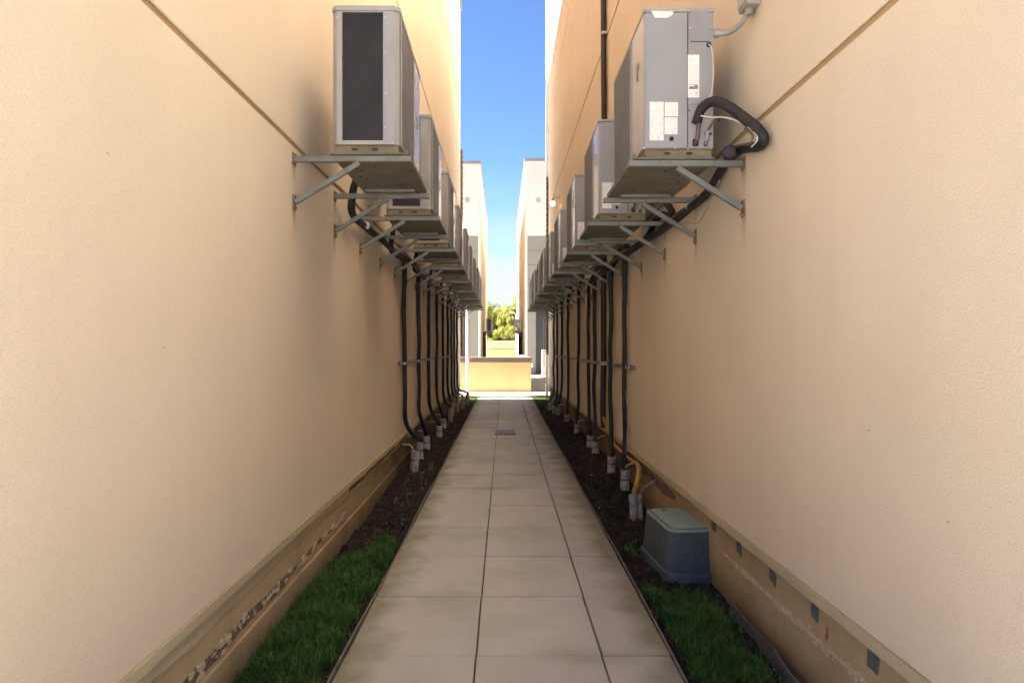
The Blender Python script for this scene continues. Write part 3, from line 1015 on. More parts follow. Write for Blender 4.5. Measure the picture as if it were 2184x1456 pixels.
def make_right():
    s, D, LN, H = 1, 0.378, 0.94, 0.83
    root = empty('condenser_unit')
    base_parts(root, s, D, LN)
    cab = MB().box(0, -D, 0, LN, 0.061, H - 0.024).build('cabinet', M['metal_beige'], root, 0.01)
    lid(root, s, D, LN, H - 0.023, 0.023, 0.0)
    px = lambda x: (x - 1522) * 0.378 / 146.0
    pz = lambda y: (341 - y) * 3.55 / 1380.0
    seam = px(1467)
    MB().box(-D + 0.008, seam - 0.0025, -0.005, 0.0, 0.065, H - 0.028).build('end_panel', M['metal_grey'], root, 0.002)
    MB().box(seam + 0.0025, -0.003, -0.005, 0.0, pz(223), H - 0.028).build('service_panel', M['metal_grey'], root, 0.002)
    MB().box(seam + 0.0025, -0.003, -0.005, 0.0, 0.065, pz(225)).build('valve_panel', M['metal_grey'], root, 0.002)
    MB().box(seam - 0.0023, seam + 0.0023, -0.001, 0.0005, 0.066, H - 0.030).build('seam', M['gap'], root)
    ap = MB().box(px(1473), px(1513), -0.0085, -0.005, pz(90), pz(27)).build('access_plate', M['metal_grey'], root, 0.003)
    MB().box(px(1473), px(1511), -0.0058, -0.0048, pz(92), pz(90.6)).build('plate_edge', M['gap'], ap)
    # front
    fp = MB().box(-D, -D - 0.003, 0.012, 0.335, 0.07, H - 0.028).build('front_panel', M['metal_beige'], root, 0.002)
    front_guard(root, s, D, 0.345, LN - 0.012, 0.068, H - 0.028)
    emblem(root, s, D + 0.003, 0.165, pz(128))
    # stickers
    for a, b, c, d in ((1386, 1415.5, 301, 219), (1418, 1446, 250, 220), (1417.5, 1445, 288, 252.5), (1466.8, 1491, 210, 119)):
        x0, x1, z0, z1 = px(a), px(b), pz(c), pz(d)
        w, h = x1 - x0, z1 - z0
        k = MB().box(-w / 2, w / 2, -0.0018, 0, 0, h).build('sticker', M['sticker'], root)
        k.location = ((x0 + x1) / 2, -0.0045, z0)
        if a == 1466.8:
            MB().box(-w * 0.38, w * 0.38, -0.0026, -0.0015, h * 0.195, h * 0.30).build('print_block', M['print'], k)
            MB().box(-w * 0.38, w * 0.1, -0.0034, -0.0026, h * 0.262, h * 0.29).build('print_block', M['blank_sticker'], k)
            MB().box(w * 0.18, w * 0.26, -0.0026, -0.0015, h * 0.08, h * 0.12).build('print_block', M['print'], k)
        elif a == 1386:
            for fx, fz, q in ((-0.4, 0.50, 0.05), (-0.4, 0.37, 0.04), (-0.38, 0.78, 0.035), (0.05, 0.05, 0.05)):
                MB().prism([(w * fx, h * fz), (w * fx + w * q * 2, h * fz), (w * fx + w * q, h * fz + w * q * 1.9)], 1, -0.0026, -0.0015).build('print_mark', M['print'], k)
            MB().box(-w * 0.46, -w * 0.28, -0.0026, -0.0015, h * 0.195, h * 0.205).build('print_mark', M['print'], k)
            MB().box(w * 0.28, w * 0.46, -0.0026, -0.0015, h * 0.195, h * 0.205).build('print_mark', M['print'], k)
    tp = [(1389, 26), (1436, 27), (1435, 33), (1428, 38.5), (1421, 40.5), (1396, 40), (1394, 34)]
    MB().prism([(px(a), pz(b)) for a, b in tp], 1, -0.0062, -0.0045).build('torn_sticker', M['blank_sticker'], root)
    MB().cyl((px(1432), 0, pz(298)), (px(1432), -0.011, pz(298)), 0.0125, 14).build('plug', M['gap'], root)
    for cx, w, hh in ((1483, 0.017, 0.045), (1504.5, 0.011, 0.03)):
        x, z0 = px(cx), pz(314)
        hl = MB()
        n = 10
        ring = [(x - w, z0), (x + w, z0)] + [(x + w * math.cos(math.pi * k / n), z0 + hh - w + w * math.sin(math.pi * k / n)) for k in range(n + 1)]
        hl.prism(ring, 1, -0.0058, -0.004)
        hl.build('port_hole', M['gap'], root)
    MB().cyl((px(1470), 0, pz(238)), (px(1470), -0.006, pz(238)), 0.004, 8).build('screw_hole', M['gap'], root)
    MB().cyl((px(1512), 0, pz(287)), (px(1512), -0.014, pz(287)), 0.012, 10).build('plug', M['gap'], root)
    MB().cyl((px(1511), 0, pz(98)), (px(1511), -0.012, pz(98)), 0.014, 14).build('grommet', M['emblem'], root)
    MB().tube([(px(1511), -0.01, pz(98)), (px(1514), -0.03, pz(110)), (px(1517), -0.03, pz(140)), (px(1518), -0.025, pz(170)), (px(1513), -0.03, pz(205)), (px(1498), -0.045, pz(240)), (px(1492), -0.05, pz(250))], 0.0032, 6).build('cable', M['wire'], root, smooth=True)
    MB().tube([(px(1483), 0.0, pz(308)), (px(1484), -0.035, pz(300)), (px(1485.5), -0.045, pz(275)), (px(1486.5), -0.045, pz(258))], 0.011, 10).build('suction_pipe', M['copper'], root, smooth=True)
    v = MB()
    v.cyl((px(1504.5), 0.0, pz(309)), (px(1504.5), -0.028, pz(304)), 0.007, 8)
    v.cyl((px(1504.5), -0.028, pz(306)), (px(1506), -0.028, pz(284)), 0.010, 8)
    v.cyl((px(1500), -0.028, pz(287)), (px(1513), -0.028, pz(285)), 0.007, 8)
    v.build('liquid_valve', M['steel'], root)
    MB().tube([(px(1506), -0.028, pz(284)), (px(1512), -0.03, pz(274)), (px(1524), -0.03, pz(256)), (px(1533), 0.0, pz(248)), (px(1545), 0.09, pz(246))], 0.006, 8).build('liquid_pipe', M['copper'], root, smooth=True)
    screws(root, [(px(1471), pz(62)), (px(1516), pz(62)), (px(1498), pz(106)), (px(1470), pz(222)), (px(1440), pz(317)), (px(1467), pz(319)), (px(1374), pz(317)), (px(1517), pz(317)), (px(1471), pz(24)), (px(1380), pz(24))])
    return root


def make_left():
    s, D, LN, H, ch = -1, 0.39, 0.94, 0.87, 0.028
    root = empty('condenser_unit')
    base_parts(root, s, D, LN)
    z0, z1 = 0.061, H - 0.032
    poly = [(0, ch), (-s * ch, 0.022), (-s * (D - ch), 0.022), (-s * D, ch), (-s * D, LN), (0, LN)]
    MB().prism(poly, 2, z0, z1).build('cabinet', M['metal_beige'], root, 0.004)
    # frame round the coil opening on the near end
    fr = MB()
    a, b = 0.060, 0.298
    lo, hi = 0.085, z1 - 0.006
    fr.prism([(s * -ch, 0.0), (s * -a, 0.0), (s * -a, 0.0215), (s * -ch, 0.0215)], 2, z0, z1)
    fr.prism([(s * -b, 0.0), (s * -(D - ch), 0.0), (s * -(D - ch), 0.0215), (s * -b, 0.0215)], 2, z0, z1)
    fr.prism([(s * -0.0, ch), (s * -ch, 0.0), (s * -ch, 0.0215), (s * -0.002, ch + 0.002)], 2, z0, z1)
    fr.prism([(s * -(D - ch), 0.0), (s * -D, ch), (s * -(D - 0.002), ch + 0.002), (s * -(D - ch), 0.0215)], 2, z0, z1)
    fr.box(s * -a, s * -b, 0.0, 0.0215, z0, lo)
    fr.box(s * -a, s * -b, 0.0, 0.0215, hi, z1)
    fr.build('end_frame', M['metal_beige'], root)
    MB().box(s * -a, s * -b, 0.019, 0.0217, lo, hi).build('coil', M['coil'], root)
    lt = MB()
    lattice(lt, a, b, lo, hi, 0.0175, 0.0032, 0.006, 0.010, lambda u, v, t: (-s * u, t, v))
    lt.build('coil_guard', M['guard'], root)
    lid(root, s, D, LN, H - 0.031, 0.031, ch)
    # alley side
    X = -s * D
    MB().box(X - s * 0.001, X - s * 0.0032, ch + 0.004, ch + 0.010, z0 + 0.01, z1 - 0.004).build('seam', M['gap'], root)
    front_guard(root, s, D, ch + 0.014, 0.60, z0 + 0.007, z1 - 0.004)
    MB().box(X, X - s * 0.003, 0.61, LN - 0.012, z0 + 0.01, z1 - 0.004).build('front_panel', M['metal_beige'], root, 0.002)
    emblem(root, s, D + 0.003, 0.77, 0.46)
    screws(root, [(0.31, 0.16), (0.315, 0.36), (0.315, 0.60), (0.31, 0.80), (0.03, 0.8), (0.355, 0.07)], 0.0)
    # valves on the far end
    MB().tube([(0.09, LN - 0.005, 0.10), (0.09, LN + 0.05, 0.12), (0.09, LN + 0.06, 0.22)], 0.012, 8).build('suction_pipe', M['copper'], root, smooth=True)
    MB().box(0.004, D * 0.4, LN, LN + 0.006, 0.07, z1 - 0.01).build('service_panel', M['metal_grey'], root, 0.002)
    return root


def make_bracket(s, reach, rise, bx):
    """s: side; arm from the wall plate toward the alley, brace below. local origin on the wall face at arm top"""
    root = empty('wall_bracket')
    t = 0.034
    arm = MB().box(-s * 0.008, -s * reach, -t / 2, t / 2, -t, 0).build('arm', M['bracket'], root, 0.003)
    p, q = Vector((-s * 0.012, 0, -rise)), Vector((-s * bx, 0, -t - 0.004))
    MB().bar(p, q, t * 0.85, t * 0.85).build('brace', M['bracket'], root, 0.003)
    MB().box(0, -s * 0.008, -0.03, 0.03, -0.052, 0.018).build('wall_plate', M['rust'], root, 0.002)
    MB().box(0, -s * 0.008, -0.026, 0.026, -rise - 0.05, -rise + 0.045).build('wall_plate', M['rust'], root, 0.002)
    MB().cyl((-s * 0.008, 0, -rise - 0.034), (-s * 0.018, 0, -rise - 0.034), 0.009, 8).build('bolt', M['rust'], root)
    MB().cyl((-s * 0.008, 0, 0.008), (-s * 0.016, 0, 0.008), 0.007, 8).build('bolt', M['rust'], root)
    return root


def stain_on(root, s, z, w, h):
    x = -s * 0.0012
    me = bpy.data.meshes.new('rust_stain')
    me.from_pydata([(x, -w / 2, z - h), (x, w / 2, z - h), (x, w / 2, z), (x, -w / 2, z)], [], [(0, 1, 2, 3) if s < 0 else (3, 2, 1, 0)])
    uv = me.uv_layers.new(name='UVMap')
    co = {0: (0, 0), 1: (1, 0), 2: (1, 1), 3: (0, 1)}
    for lp in me.loops:
        uv.data[lp.index].uv = co[lp.vertex_index]
    me.materials.append(M['stain'])
    o = bpy.data.objects.new('rust_stain', me)
    COL.objects.link(o)
    o.parent = root


NTH = ['first', 'second', 'third', 'fourth', 'fifth', 'sixth', 'seventh', 'eighth', 'last']
SIDE_L = 'wall opposite the green utility box'
SIDE_R = 'wall above the green utility box'
pr, plft = make_right(), make_left()
brk_r, brk_l = make_bracket(1, 0.635, 0.262, 0.37), make_bracket(-1, 0.69, 0.268, 0.385)
stain_on(brk_r, 1, -0.04, 0.10, 0.20)
stain_on(brk_r, 1, -0.29, 0.09, 0.26)
stain_on(brk_l, -1, -0.04, 0.10, 0.20)
stain_on(brk_l, -1, -0.295, 0.09, 0.26)
Z_R, Z_L = 2.527, 2.617
YR = [3.55 + 1.715 * k for k in range(9)]
YL = [3.77 + 1.76 * k for k in range(9)]
GAP_R, GAP_L = 1.16, -0.992
used = set()


def place(proto, loc, label, cat, grp, skip=()):
    if proto.name not in used:
        used.add(proto.name)
        o = proto
    else:
        o = copy_tree(proto, None, skip)
    o.location = loc
    tag(o, label, cat, grp)
    return o


for k in range(9):
    jz, jx = (0, 0) if k == 0 else (random.uniform(-0.008, 0.008), random.uniform(-0.012, 0.012))
    lr = 'nearest grey condenser with service panel, white stickers and torn label facing the camera' if k == 0 else f'{NTH[k]} condenser from the camera on the {SIDE_R}'
    ll = 'nearest condenser with dark coil grille on its end facing the camera' if k == 0 else f'{NTH[k]} condenser from the camera on the {SIDE_L}'
    u = place(pr, (GAP_R + jx, YR[k], Z_R + jz + 0.004), lr, UNIT_CAT, UNIT_GRP, ('torn_sticker',) if k else ())
    v = place(plft, (GAP_L - jx, YL[k], Z_L - jz * 0.6 + 0.004), ll, UNIT_CAT, UNIT_GRP)
    if k:
        u.rotation_euler = (0, 0, random.uniform(-0.012, 0.012))
        v.rotation_euler = (0, 0, random.uniform(-0.012, 0.012))
    for j, dy in enumerate((0.0, 0.885)):
        e = ('near', 'far')[j]
        place(brk_r, (XR, YR[k] + dy + 0.01, Z_R + jz), f'steel bracket, {e} end of {NTH[k]} unit, {SIDE_R}', 'bracket', 'steel wall brackets')
        place(brk_l, (XL, YL[k] + (0.015, 0.94)[j], Z_L - jz * 0.6), f'steel bracket, {e} end of {NTH[k]} unit, {SIDE_L}', 'bracket', 'steel wall brackets')
# units on the far blocks
place(pr, (GAP_R - 0.03, 40.3, 2.45), 'small far condenser on the block with the dark blue entrance', UNIT_CAT, UNIT_GRP, ('torn_sticker',))
place(plft, (GAP_L, 40.3, 2.45), 'small far condenser on the block over the brown panel entrance', UNIT_CAT, UNIT_GRP)
for (bp_, X, lab) in ((brk_r, XR - 0.04, 'the block with the dark blue entrance'), (brk_l, XL, 'the block over the brown panel entrance')):
    for j, dy in enumerate((0.02, 0.9)):
        place(bp_, (X, 40.3 + dy, 2.446), f'tiny bracket, {("near", "far")[j]} end of far condenser, {lab}', 'bracket', 'steel wall brackets')

# ------------------------------------------------------------------ refrigerant lines
LINE_GRP = 'black insulated refrigerant lines'
drops_r = [6.77, 7.65, 9.0, 9.6, 10.86, 12.6, 13.9, 15.1, 16.05]
stubs_r = [(1.25, 6.62, 0.25), (1.245, 7.37, 0.26), (1.25, 8.62, 0.25), (1.25, 9.22, 0.25), (1.245, 10.78, 0.22), (1.24, 12.4, 0.22), (1.22, 14.2, 0.18), (1.19, 14.75, 0.18), (1.16, 15.8, 0.17)]
drops_l = [7.76, 9.07, 10.35, 11.6, 12.8, 13.9, 14.95, 15.8, 16.8]
stubs_l = [(-1.11, 8.75, 0.22), (-1.12, 9.6, 0.19), (-1.07, 11.0, 0.17), (-1.10, 12.2, 0.16), (-1.07, 13.3, 0.27), (-1.12, 14.4, 0.28), (-1.08, 15.5, 0.28), (-1.0, 16.3, 0.26), (-0.93, 17.3, 0.25)]
for k in range(9):
    wav = lambda: random.uniform(-0.010, 0.010)
    # --- wall above the utility box
    x, yd, (sx, sy, sz) = XR - 0.045, drops_r[k], stubs_r[k]
    yu = YR[k]
    lane = 0.0 if k % 2 == 0 else 0.075
    zr = Z_R - 0.075 - 0.02 * (k % 2)
    root = empty('refrigerant_line', (x, yd, 0))
    lab = 'thick black insulated line looping from the nearest condenser and down the wall' if k == 0 else f'black line of {NTH[k]} condenser down the {SIDE_R}'
    tag(root, lab, 'pipe', LINE_GRP)
    px = GAP_R + (1487 - 1522) * 0.378 / 146
    top = [(1.053, -0.045, 0.188), (1.055, -0.05, 0.200), (1.061, -0.09, 0.240), (1.083, -0.13, 0.260), (1.117, -0.17, 0.257), (1.157, -0.23, 0.211),
           (1.202, -0.29, 0.141), (1.245, -0.35, 0.071), (1.272, -0.38, 0.016), (1.286, -0.37, -0.015), (1.292, -0.28, -0.012),
           (1.290, -0.13, 0.026), (1.287, 0.01, 0.046), (1.285, 0.20, 0.023), (1.280, 0.43, -0.05)]
    top = [(a, yu + b, Z_R + c) for a, b, c in top]
    top.append((1.275 - lane * 0.5, yu + 0.65, zr))
    run = []
    n = int((yd - yu - 1.0) / 0.8)
    for i in range(n):
        run.append((1.275 - lane + wav(), yu + 0.8 + (yd - 0.28 - yu - 0.8) * (i + 0.5) / n, zr + wav()))
    if yd - yu < 1.0:
        top = top[:-2]
    down = [(x - 0.01, yd - 0.12, zr - 0.01), (x, yd - 0.02, zr - 0.09), (x, yd, zr - 0.3)]
    rel = lambda P: [(a - x, b - yd, c) for a, b, c in P]
    MB().tube(rel(top + run + down[:2]), 0.0265 if k == 0 else 0.026, 12, 6, 0.03).build('upper_line', M['foam'], root, smooth=True)
    ll = [(a - 0.035 + wav(), b + 0.02, c - 0.045 + 2 * wav()) for a, b, c in (top[-2:] + run)] + [(x - 0.03, yd - 0.1, zr - 0.06), (x - 0.012, yd + 0.042, zr - 0.2), (x - 0.002, yd + 0.045, zr - 0.5), (x, yd + 0.05 + wav(), 1.7), (x, yd + 0.045, 1.32)]
    MB().tube(rel(ll), 0.0125, 8).build('liquid_line', M['foam'], root, smooth=True)
    dw = [(x, yd - 0.01, zr - 0.05), (x, yd, zr - 0.3)]
    for i in range(4):
        f = (i + 1) / 5
        dw.append((x + random.uniform(-0.012, 0.004), yd + wav() * 3, zr - 0.3 - (zr - 0.95) * f))
    dw += [(x - 0.004, yd + (sy - yd) * 0.15, 0.62), (x - 0.03, yd + (sy - yd) * 0.7, 0.38), (sx + 0.01, sy, sz + 0.06), (sx, sy, sz - 0.02)]
    MB().tube(rel(dw), 0.025, 10, 6, 0.04).build('drop_line', M['foam'], root, smooth=True)
    if k == 0:
        Q = lambda P: rel([(a, yu + b, Z_R + c) for a, b, c in P])
        MB().tube(Q([(1.205, -0.295, 0.136), (1.222, -0.318, 0.108), (1.238, -0.340, 0.082)]), 0.0282, 12).build('joint_tape', M['brown_foam'], root, smooth=True)
        MB().tube(Q([(1.055, -0.085, 0.215), (1.10, -0.14, 0.185), (1.15, -0.22, 0.155), (1.20, -0.30, 0.10), (1.24, -0.37, 0.03), (1.25, -0.38, -0.01), (1.24, -0.33, -0.03)]), 0.0042, 6).build('control_wire', M['wire'], root, smooth=True)
        MB().tube(Q([(1.215, -0.31, 0.07), (1.238, -0.35, 0.02), (1.232, -0.33, -0.015), (1.235, -0.24, 0.01), (1.215, -0.14, 0.03)]), 0.006, 6).build('thin_line', M['copper'], root, smooth=True)
        MB().tube(Q([(1.265, 0.02, 0.045), (1.245, -0.03, 0.03), (1.215, -0.10, 0.010)]), 0.028, 14).build('old_line_end', M['foam'], root, smooth=True)
        cp = MB().cyl((1.222 - x, yu - 0.07 - yd, Z_R + 0.014), (1.200 - x, yu - 0.135 - yd, Z_R + 0.008), 0.036, 16)
        cp.build('end_cap', M['foam'], root, 0.012)
        MB().cyl((1.276 - x, yu + 0.82 - yd, zr), (1.276 - x, yu + 0.86 - yd, zr), 0.0295, 12).build('tape_mark', M['tape'], root)
        MB().tube(rel([(1.21, yu + 0.05, zr - 0.02), (1.20, yu + 0.2, zr - 0.12), (1.23, yu + 0.5, zr - 0.17), (1.26, yu + 0.85, zr - 0.1)]), 0.003, 5).build('loose_wire', M['grey_wire'], root, smooth=True)
    # --- wall opposite
    x, yd, (sx, sy, sz) = XL + 0.045, drops_l[k], stubs_l[k]
    yu = YL[k] + 0.94
    zr = Z_L - 0.085 - 0.02 * (k % 2)
    root = empty('refrigerant_line', (x, yd, 0))
    tag(root, f'black line of {NTH[k] if k else "nearest"} condenser down the {SIDE_L}', 'pipe', LINE_GRP)
    rel = lambda P: [(a - x, b - yd, c) for a, b, c in P]
    back = yd < yu + 0.3
    if back:                                   # the line turns back toward the camera
        top = [(GAP_L + 0.09, yu + 0.06, Z_L + 0.2), (GAP_L + 0.06, yu + 0.1, Z_L + 0.24), (-1.10, yu + 0.12, Z_L + 0.12), (-1.15, yu + 0.06, Z_L - 0.02), (-1.15, yu - 0.15, zr)]
        run = [(-1.15, yd + 0.35, zr)]
        down = [(x + 0.01, yd + 0.12, zr - 0.01), (x, yd + 0.02, zr - 0.09)]
    else:
        top = [(GAP_L + 0.09, yu + 0.06, Z_L + 0.2), (GAP_L + 0.06, yu + 0.09, Z_L + 0.24), (-1.08, yu + 0.12, Z_L + 0.14), (-1.13, yu + 0.16, Z_L), (-1.15, yu + 0.28, zr - 0.01)]
        lane = 0.0 if k % 2 == 0 else 0.07
        n = max(1, int((yd - yu) / 0.8))
        run = [(-1.16 + lane + wav(), yu + 0.35 + (yd - 0.25 - yu - 0.35) * (i + 0.5) / n, zr + wav()) for i in range(n)]
        down = [(x + 0.01, yd - 0.12, zr - 0.01), (x, yd - 0.02, zr - 0.09)]
    MB().tube(rel(top + run + down), 0.029 if k == 0 else 0.027, 12, 6, 0.03).build('upper_line', M['foam'], root, smooth=True)
    ll = [(a + 0.035 + wav(), b + 0.02, c - 0.045 + 2 * wav()) for a, b, c in (top[-1:] + run)] + [(x + 0.03, yd - 0.1, zr - 0.06), (x + 0.012, yd + 0.042, zr - 0.2), (x + 0.002, yd + 0.045, zr - 0.5), (x, yd + 0.05 + wav(), 1.7), (x, yd + 0.045, 1.34)]
    MB().tube(rel(ll), 0.0125, 8).build('liquid_line', M['foam'], root, smooth=True)
    dw = [(x, yd, zr - 0.05), (x, yd, zr - 0.3)]
    for i in range(4):
        f = (i + 1) / 5
        dw.append((x + random.uniform(-0.004, 0.012), yd + wav() * 4, zr - 0.3 - (zr - 0.95) * f))
    dw += [(x + 0.004, yd + (sy - yd) * 0.08, 0.62), (x + 0.03, yd + (sy - yd) * 0.5, 0.40), (sx - 0.01, sy - 0.02, sz + 0.05), (sx, sy, sz - 0.02)]
    MB().tube(rel(dw), 0.027, 10, 6, 0.04).build('drop_line', M['foam'], root, smooth=True)
    if k == 0:
        MB().cyl((-1.158 - x, yu + 0.75 - yd, zr), (-1.158 - x, yu + 0.79 - yd, zr), 0.036, 12).build('tape_mark', M['tape'], root)

# riser climbing the wall to the roof
rs = empty('riser_pipe', (XR - 0.045, 8.2, 0))
tag(rs, 'thick brown black pipe climbing the whole wall past the second condenser', 'pipe')
P = [(0, 0.0, 0.48), (-0.005, 0.02, 0.75), (0.0, 0.0, 1.3), (-0.004, -0.02, 1.9), (0.0, -0.03, 2.7), (0.002, -0.03, 4.2), (-0.004, -0.04, 5.0), (0.0, 0.0, 5.6), (0, 0.02, 6.2), (0.0, 0.0, 7.5), (0, 0, 9.5), (0, 0, 11.9)]
MB().tube(P, 0.036, 12, 8, 0.02).build('pipe', M['brown_foam'], rs, smooth=True)
for zz in (1.29, 5.45, 8.2):
    b = MB()
    b.cyl((0, -0.01, zz), (0, -0.01, zz + 0.035), 0.042, 14)
    b.box(-0.02, 0.044, -0.05, -0.02, zz, zz + 0.035)
    b.build('clamp', M['steel'], rs)

# rails clamping the lines to the walls
for s, X, drops, ya, yb, zz, lab in ((1, XR, drops_r + [8.2], 6.45, 16.4, 1.295, SIDE_R), (-1, XL, drops_l, 7.55, 17.1, 1.312, SIDE_L)):
    root = empty('strut_rail', (X, ya, zz))
    tag(root, f'thin steel rail clamping the black lines to the {lab}', 'rail', 'steel rails across the black lines')
    r = MB()
    r.box(0, -s * 0.018, 0, yb - ya, -0.02, -0.012)
    r.box(0, -s * 0.018, 0, yb - ya, 0.012, 0.02)
    r.box(0, -s * 0.004, 0, yb - ya, -0.012, 0.012)
    r.build('channel', M['drain'], root)
    for d in drops:
        c = MB()
        big = d == 8.2
        rr = 0.043 if big else 0.033
        c.cyl((-s * 0.045, d - ya, -0.016), (-s * 0.045, d - ya, 0.016), rr, 12)
        c.box(-s * 0.005, -s * 0.022, d - ya - 0.06, d - ya + 0.05, -0.022, 0.022)
        c.build('clamp', M['tape' if big else 'steel'], root)

# ------------------------------------------------------------------ conduit stubs in the beds
STUB_GRP = 'short dirty plastic conduit stubs in the soil beds'


def stub(x, y, ztop, label, mat='pvc', r=0.052, cable=None, right=True, twin=False):
    zb = soil_h(x, y, right)
    root = empty('conduit_stub', (x, y, zb))
    tag(root, label, 'conduit stub', STUB_GRP)
    h = ztop - zb
    n = 16
    mb = MB()
    tilt = random.uniform(-0.02, 0.02)
    for xx, rr in (((-0.027, 0.031), (0.030, 0.029)) if twin else ((0, r),)):
        outer_b = [(xx + rr * math.cos(6.2832 * i / n), rr * math.sin(6.2832 * i / n), -0.06) for i in range(n)]
        outer_t = [(xx + tilt + rr * math.cos(6.2832 * i / n), rr * math.sin(6.2832 * i / n), h + random.uniform(-0.006, 0.004)) for i in range(n)]
        inner_t = [(xx + tilt + rr * 0.84 * math.cos(6.2832 * i / n), rr * 0.84 * math.sin(6.2832 * i / n), outer_t[i][2]) for i in range(n)]
        inner_b = [(xx + tilt + rr * 0.84 * math.cos(6.2832 * i / n), rr * 0.84 * math.sin(6.2832 * i / n), h - 0.05) for i in range(n)]
        fs = []
        for lvl in range(3):
            fs += [(lvl * n + i, lvl * n + (i + 1) % n, (lvl + 1) * n + (i + 1) % n, (lvl + 1) * n + i) for i in range(n)]
        fs.append(tuple(range(4 * n - 1, 3 * n - 1, -1)))
        mb.add(outer_b + outer_t + inner_t + inner_b, fs)
    mb.build('pipe_end', M[mat], root, smooth=False)
    if not twin:
        t = MB()
        zt = h * random.uniform(0.45, 0.6)
        t.cyl((tilt * 0.5, 0, zt), (tilt * 0.5, 0, zt + 0.010), r * 1.03, n)
        t.build('tie', M['gap' if mat == 'pvc' else 'pvc'], root)
        MB().blob((tilt, 0, h - 0.015), r * 0.78, (1, 1, 0.5), 0.2).build('sealant', M['pvc'], root, smooth=True)
    else:
        MB().box(-0.002, 0.004, -0.030, -0.025, -0.03, h).build('tie', M['gap'], root)
    if cable:
        MB().tube([(p[0] - x, p[1] - y, p[2] - zb) for p in cable], 0.0085, 8).build('cable', M['pvc' if not twin else 'grey_wire'], root, smooth=True)
    return root


WL, WR = -1.225, 1.355
stub(-1.087, 7.96, 0.23, 'dirty white conduit stub nearest the long grass, with pale cable to the foundation', cable=[(-1.09, 7.96, 0.2), (-1.10, 7.96, 0.26), (-1.14, 7.95, 0.31), (-1.19, 7.93, 0.31), (WL, 7.9, 0.325)], right=False)
for k, (x, y, z) in enumerate(stubs_l):
    cab = [(x, y, z - 0.02), (x - 0.02, y - 0.02, z + 0.05), (x - 0.07, y - 0.06, z + 0.085), (WL, y - 0.2, z + 0.10)] if k < 4 else None
    stub(x, y, z, f'conduit stub of {NTH[k] if k else "nearest"} condenser line, {SIDE_L}', 'pvc' if k < 4 else 'pvc_beige', 0.050 + 0.006 * (k % 2), cab, False)
for k, (x, y, z) in enumerate(stubs_r):
    cab = [(x, y, z - 0.02), (x + 0.02, y - 0.04, z + 0.05), (x + 0.06, y - 0.08, z + 0.08), (WR, y - 0.12, z + 0.10)] if k % 2 == 0 else None
    stub(x, y, z, f'conduit stub of {NTH[k] if k else "nearest"} condenser line, {SIDE_R}', 'pvc', 0.048, cab, True)
tw = stub(1.21, 5.8, 0.185, 'taped pair of conduit stubs holding the bent yellow pipe by the utility box', cable=[(1.245, 5.8, 0.15), (1.25, 5.79, 0.22), (1.29, 5.77, 0.27), (WR, 5.72, 0.33)], twin=True)
yp = empty('yellow_pipe', (1.183, 5.8, 0.15))
tag(yp, 'bent yellow pipe running from the taped conduit stubs along the foundation to the riser', 'pipe')
yr = lambda P: [(a - 1.183, b - 5.8, c - 0.15) for a, b, c in P]
MB().tube(yr([(1.183, 5.8, 0.15), (1.185, 5.79, 0.22), (1.21, 5.80, 0.29), (1.245, 5.90, 0.345), (1.29, 6.10, 0.365), (1.325, 6.35, 0.36)]), 0.022, 12).build('near_bend', M['yellow'], yp, smooth=True)
MB().tube(yr([(1.322, 6.33, 0.36), (1.335, 6.7, 0.34), (1.33, 7.1, 0.34), (1.30, 7.5, 0.39), (1.288, 7.9, 0.50), (1.285, 8.2, 0.62)]), 0.017, 10).build('wall_run', M['yellow'], yp, smooth=True)
tw2 = MB().tube([(1.275, 6.8, 1.15), (1.29, 6.72, 0.95), (1.295, 6.68, 0.75), (1.28, 6.65, 0.55), (1.27, 6.63, 0.42)], 0.003, 5).build('loose_wire', M['grey_wire'], None, smooth=True)
tag(tw2, 'thin loose wire hanging beside the nearest black line on the wall', 'wire')

# far-block lines
for s, xs, lab in ((-1, (-1.17, -1.10), 'brown panel entrance'), (1, (1.24, 1.16, 1.07), 'dark blue entrance')):
    for i, xx in enumerate(xs):
        root = empty('refrigerant_line', (xx, 41.3 + 0.12 * i, 0))
        tag(root, f'thick black line {("against the wall", "beside the wall line", "farthest from the wall")[i]} below the far condenser, block with {lab}', 'pipe', LINE_GRP)
        MB().tube([(-s * 0.05, -0.2, 2.5), (0, -0.05, 2.35), (0, 0, 2.1), (0.01, 0, 1.2), (0, 0, 0.05)], 0.05, 8).build('line', M['foam'], root, smooth=True)
fp = MB().box(1.10, 1.2, 53.0, 53.1, 0.0, 2.45).build('downspout', M['white_pipe'])
tag(fp, 'short white pipe beside the far garden wall', 'downspout')

# ------------------------------------------------------------------ electrical disconnect and conduit above the nearest unit
db = empty('disconnect_box', (XR, 3.38, 3.265))
tag(db, 'grey electrical disconnect box on the wall above the nearest condenser', 'electrical box')
MB().box(0, -0.075, -0.06, 0.06, 0.0, 0.26).build('case', M['conduit'], db, 0.006)
MB().box(-0.075, -0.082, -0.055, 0.055, 0.015, 0.25).build('cover', M['conduit'], db, 0.003)
MB().cyl((-0.04, 0, 0), (-0.04, 0, -0.03), 0.02, 12).build('hub', M['steel'], db)
cd = empty('conduit', (XR, 3.38, 3.2))
tag(cd, 'bent grey conduit from the nearest condenser up to the electrical box', 'conduit')
MB().tube([(-0.145, 0.19, 0.03), (-0.09, 0.16, 0.022), (-0.055, 0.08, 0.028), (-0.045, 0.03, 0.045), (-0.04, 0, 0.065)], 0.014, 10).build('tube', M['conduit'], cd, smooth=True)
MB().cyl((-0.17, 0.20, 0.035), (-0.13, 0.19, 0.03), 0.021, 12).build('fitting', M['conduit'], cd)

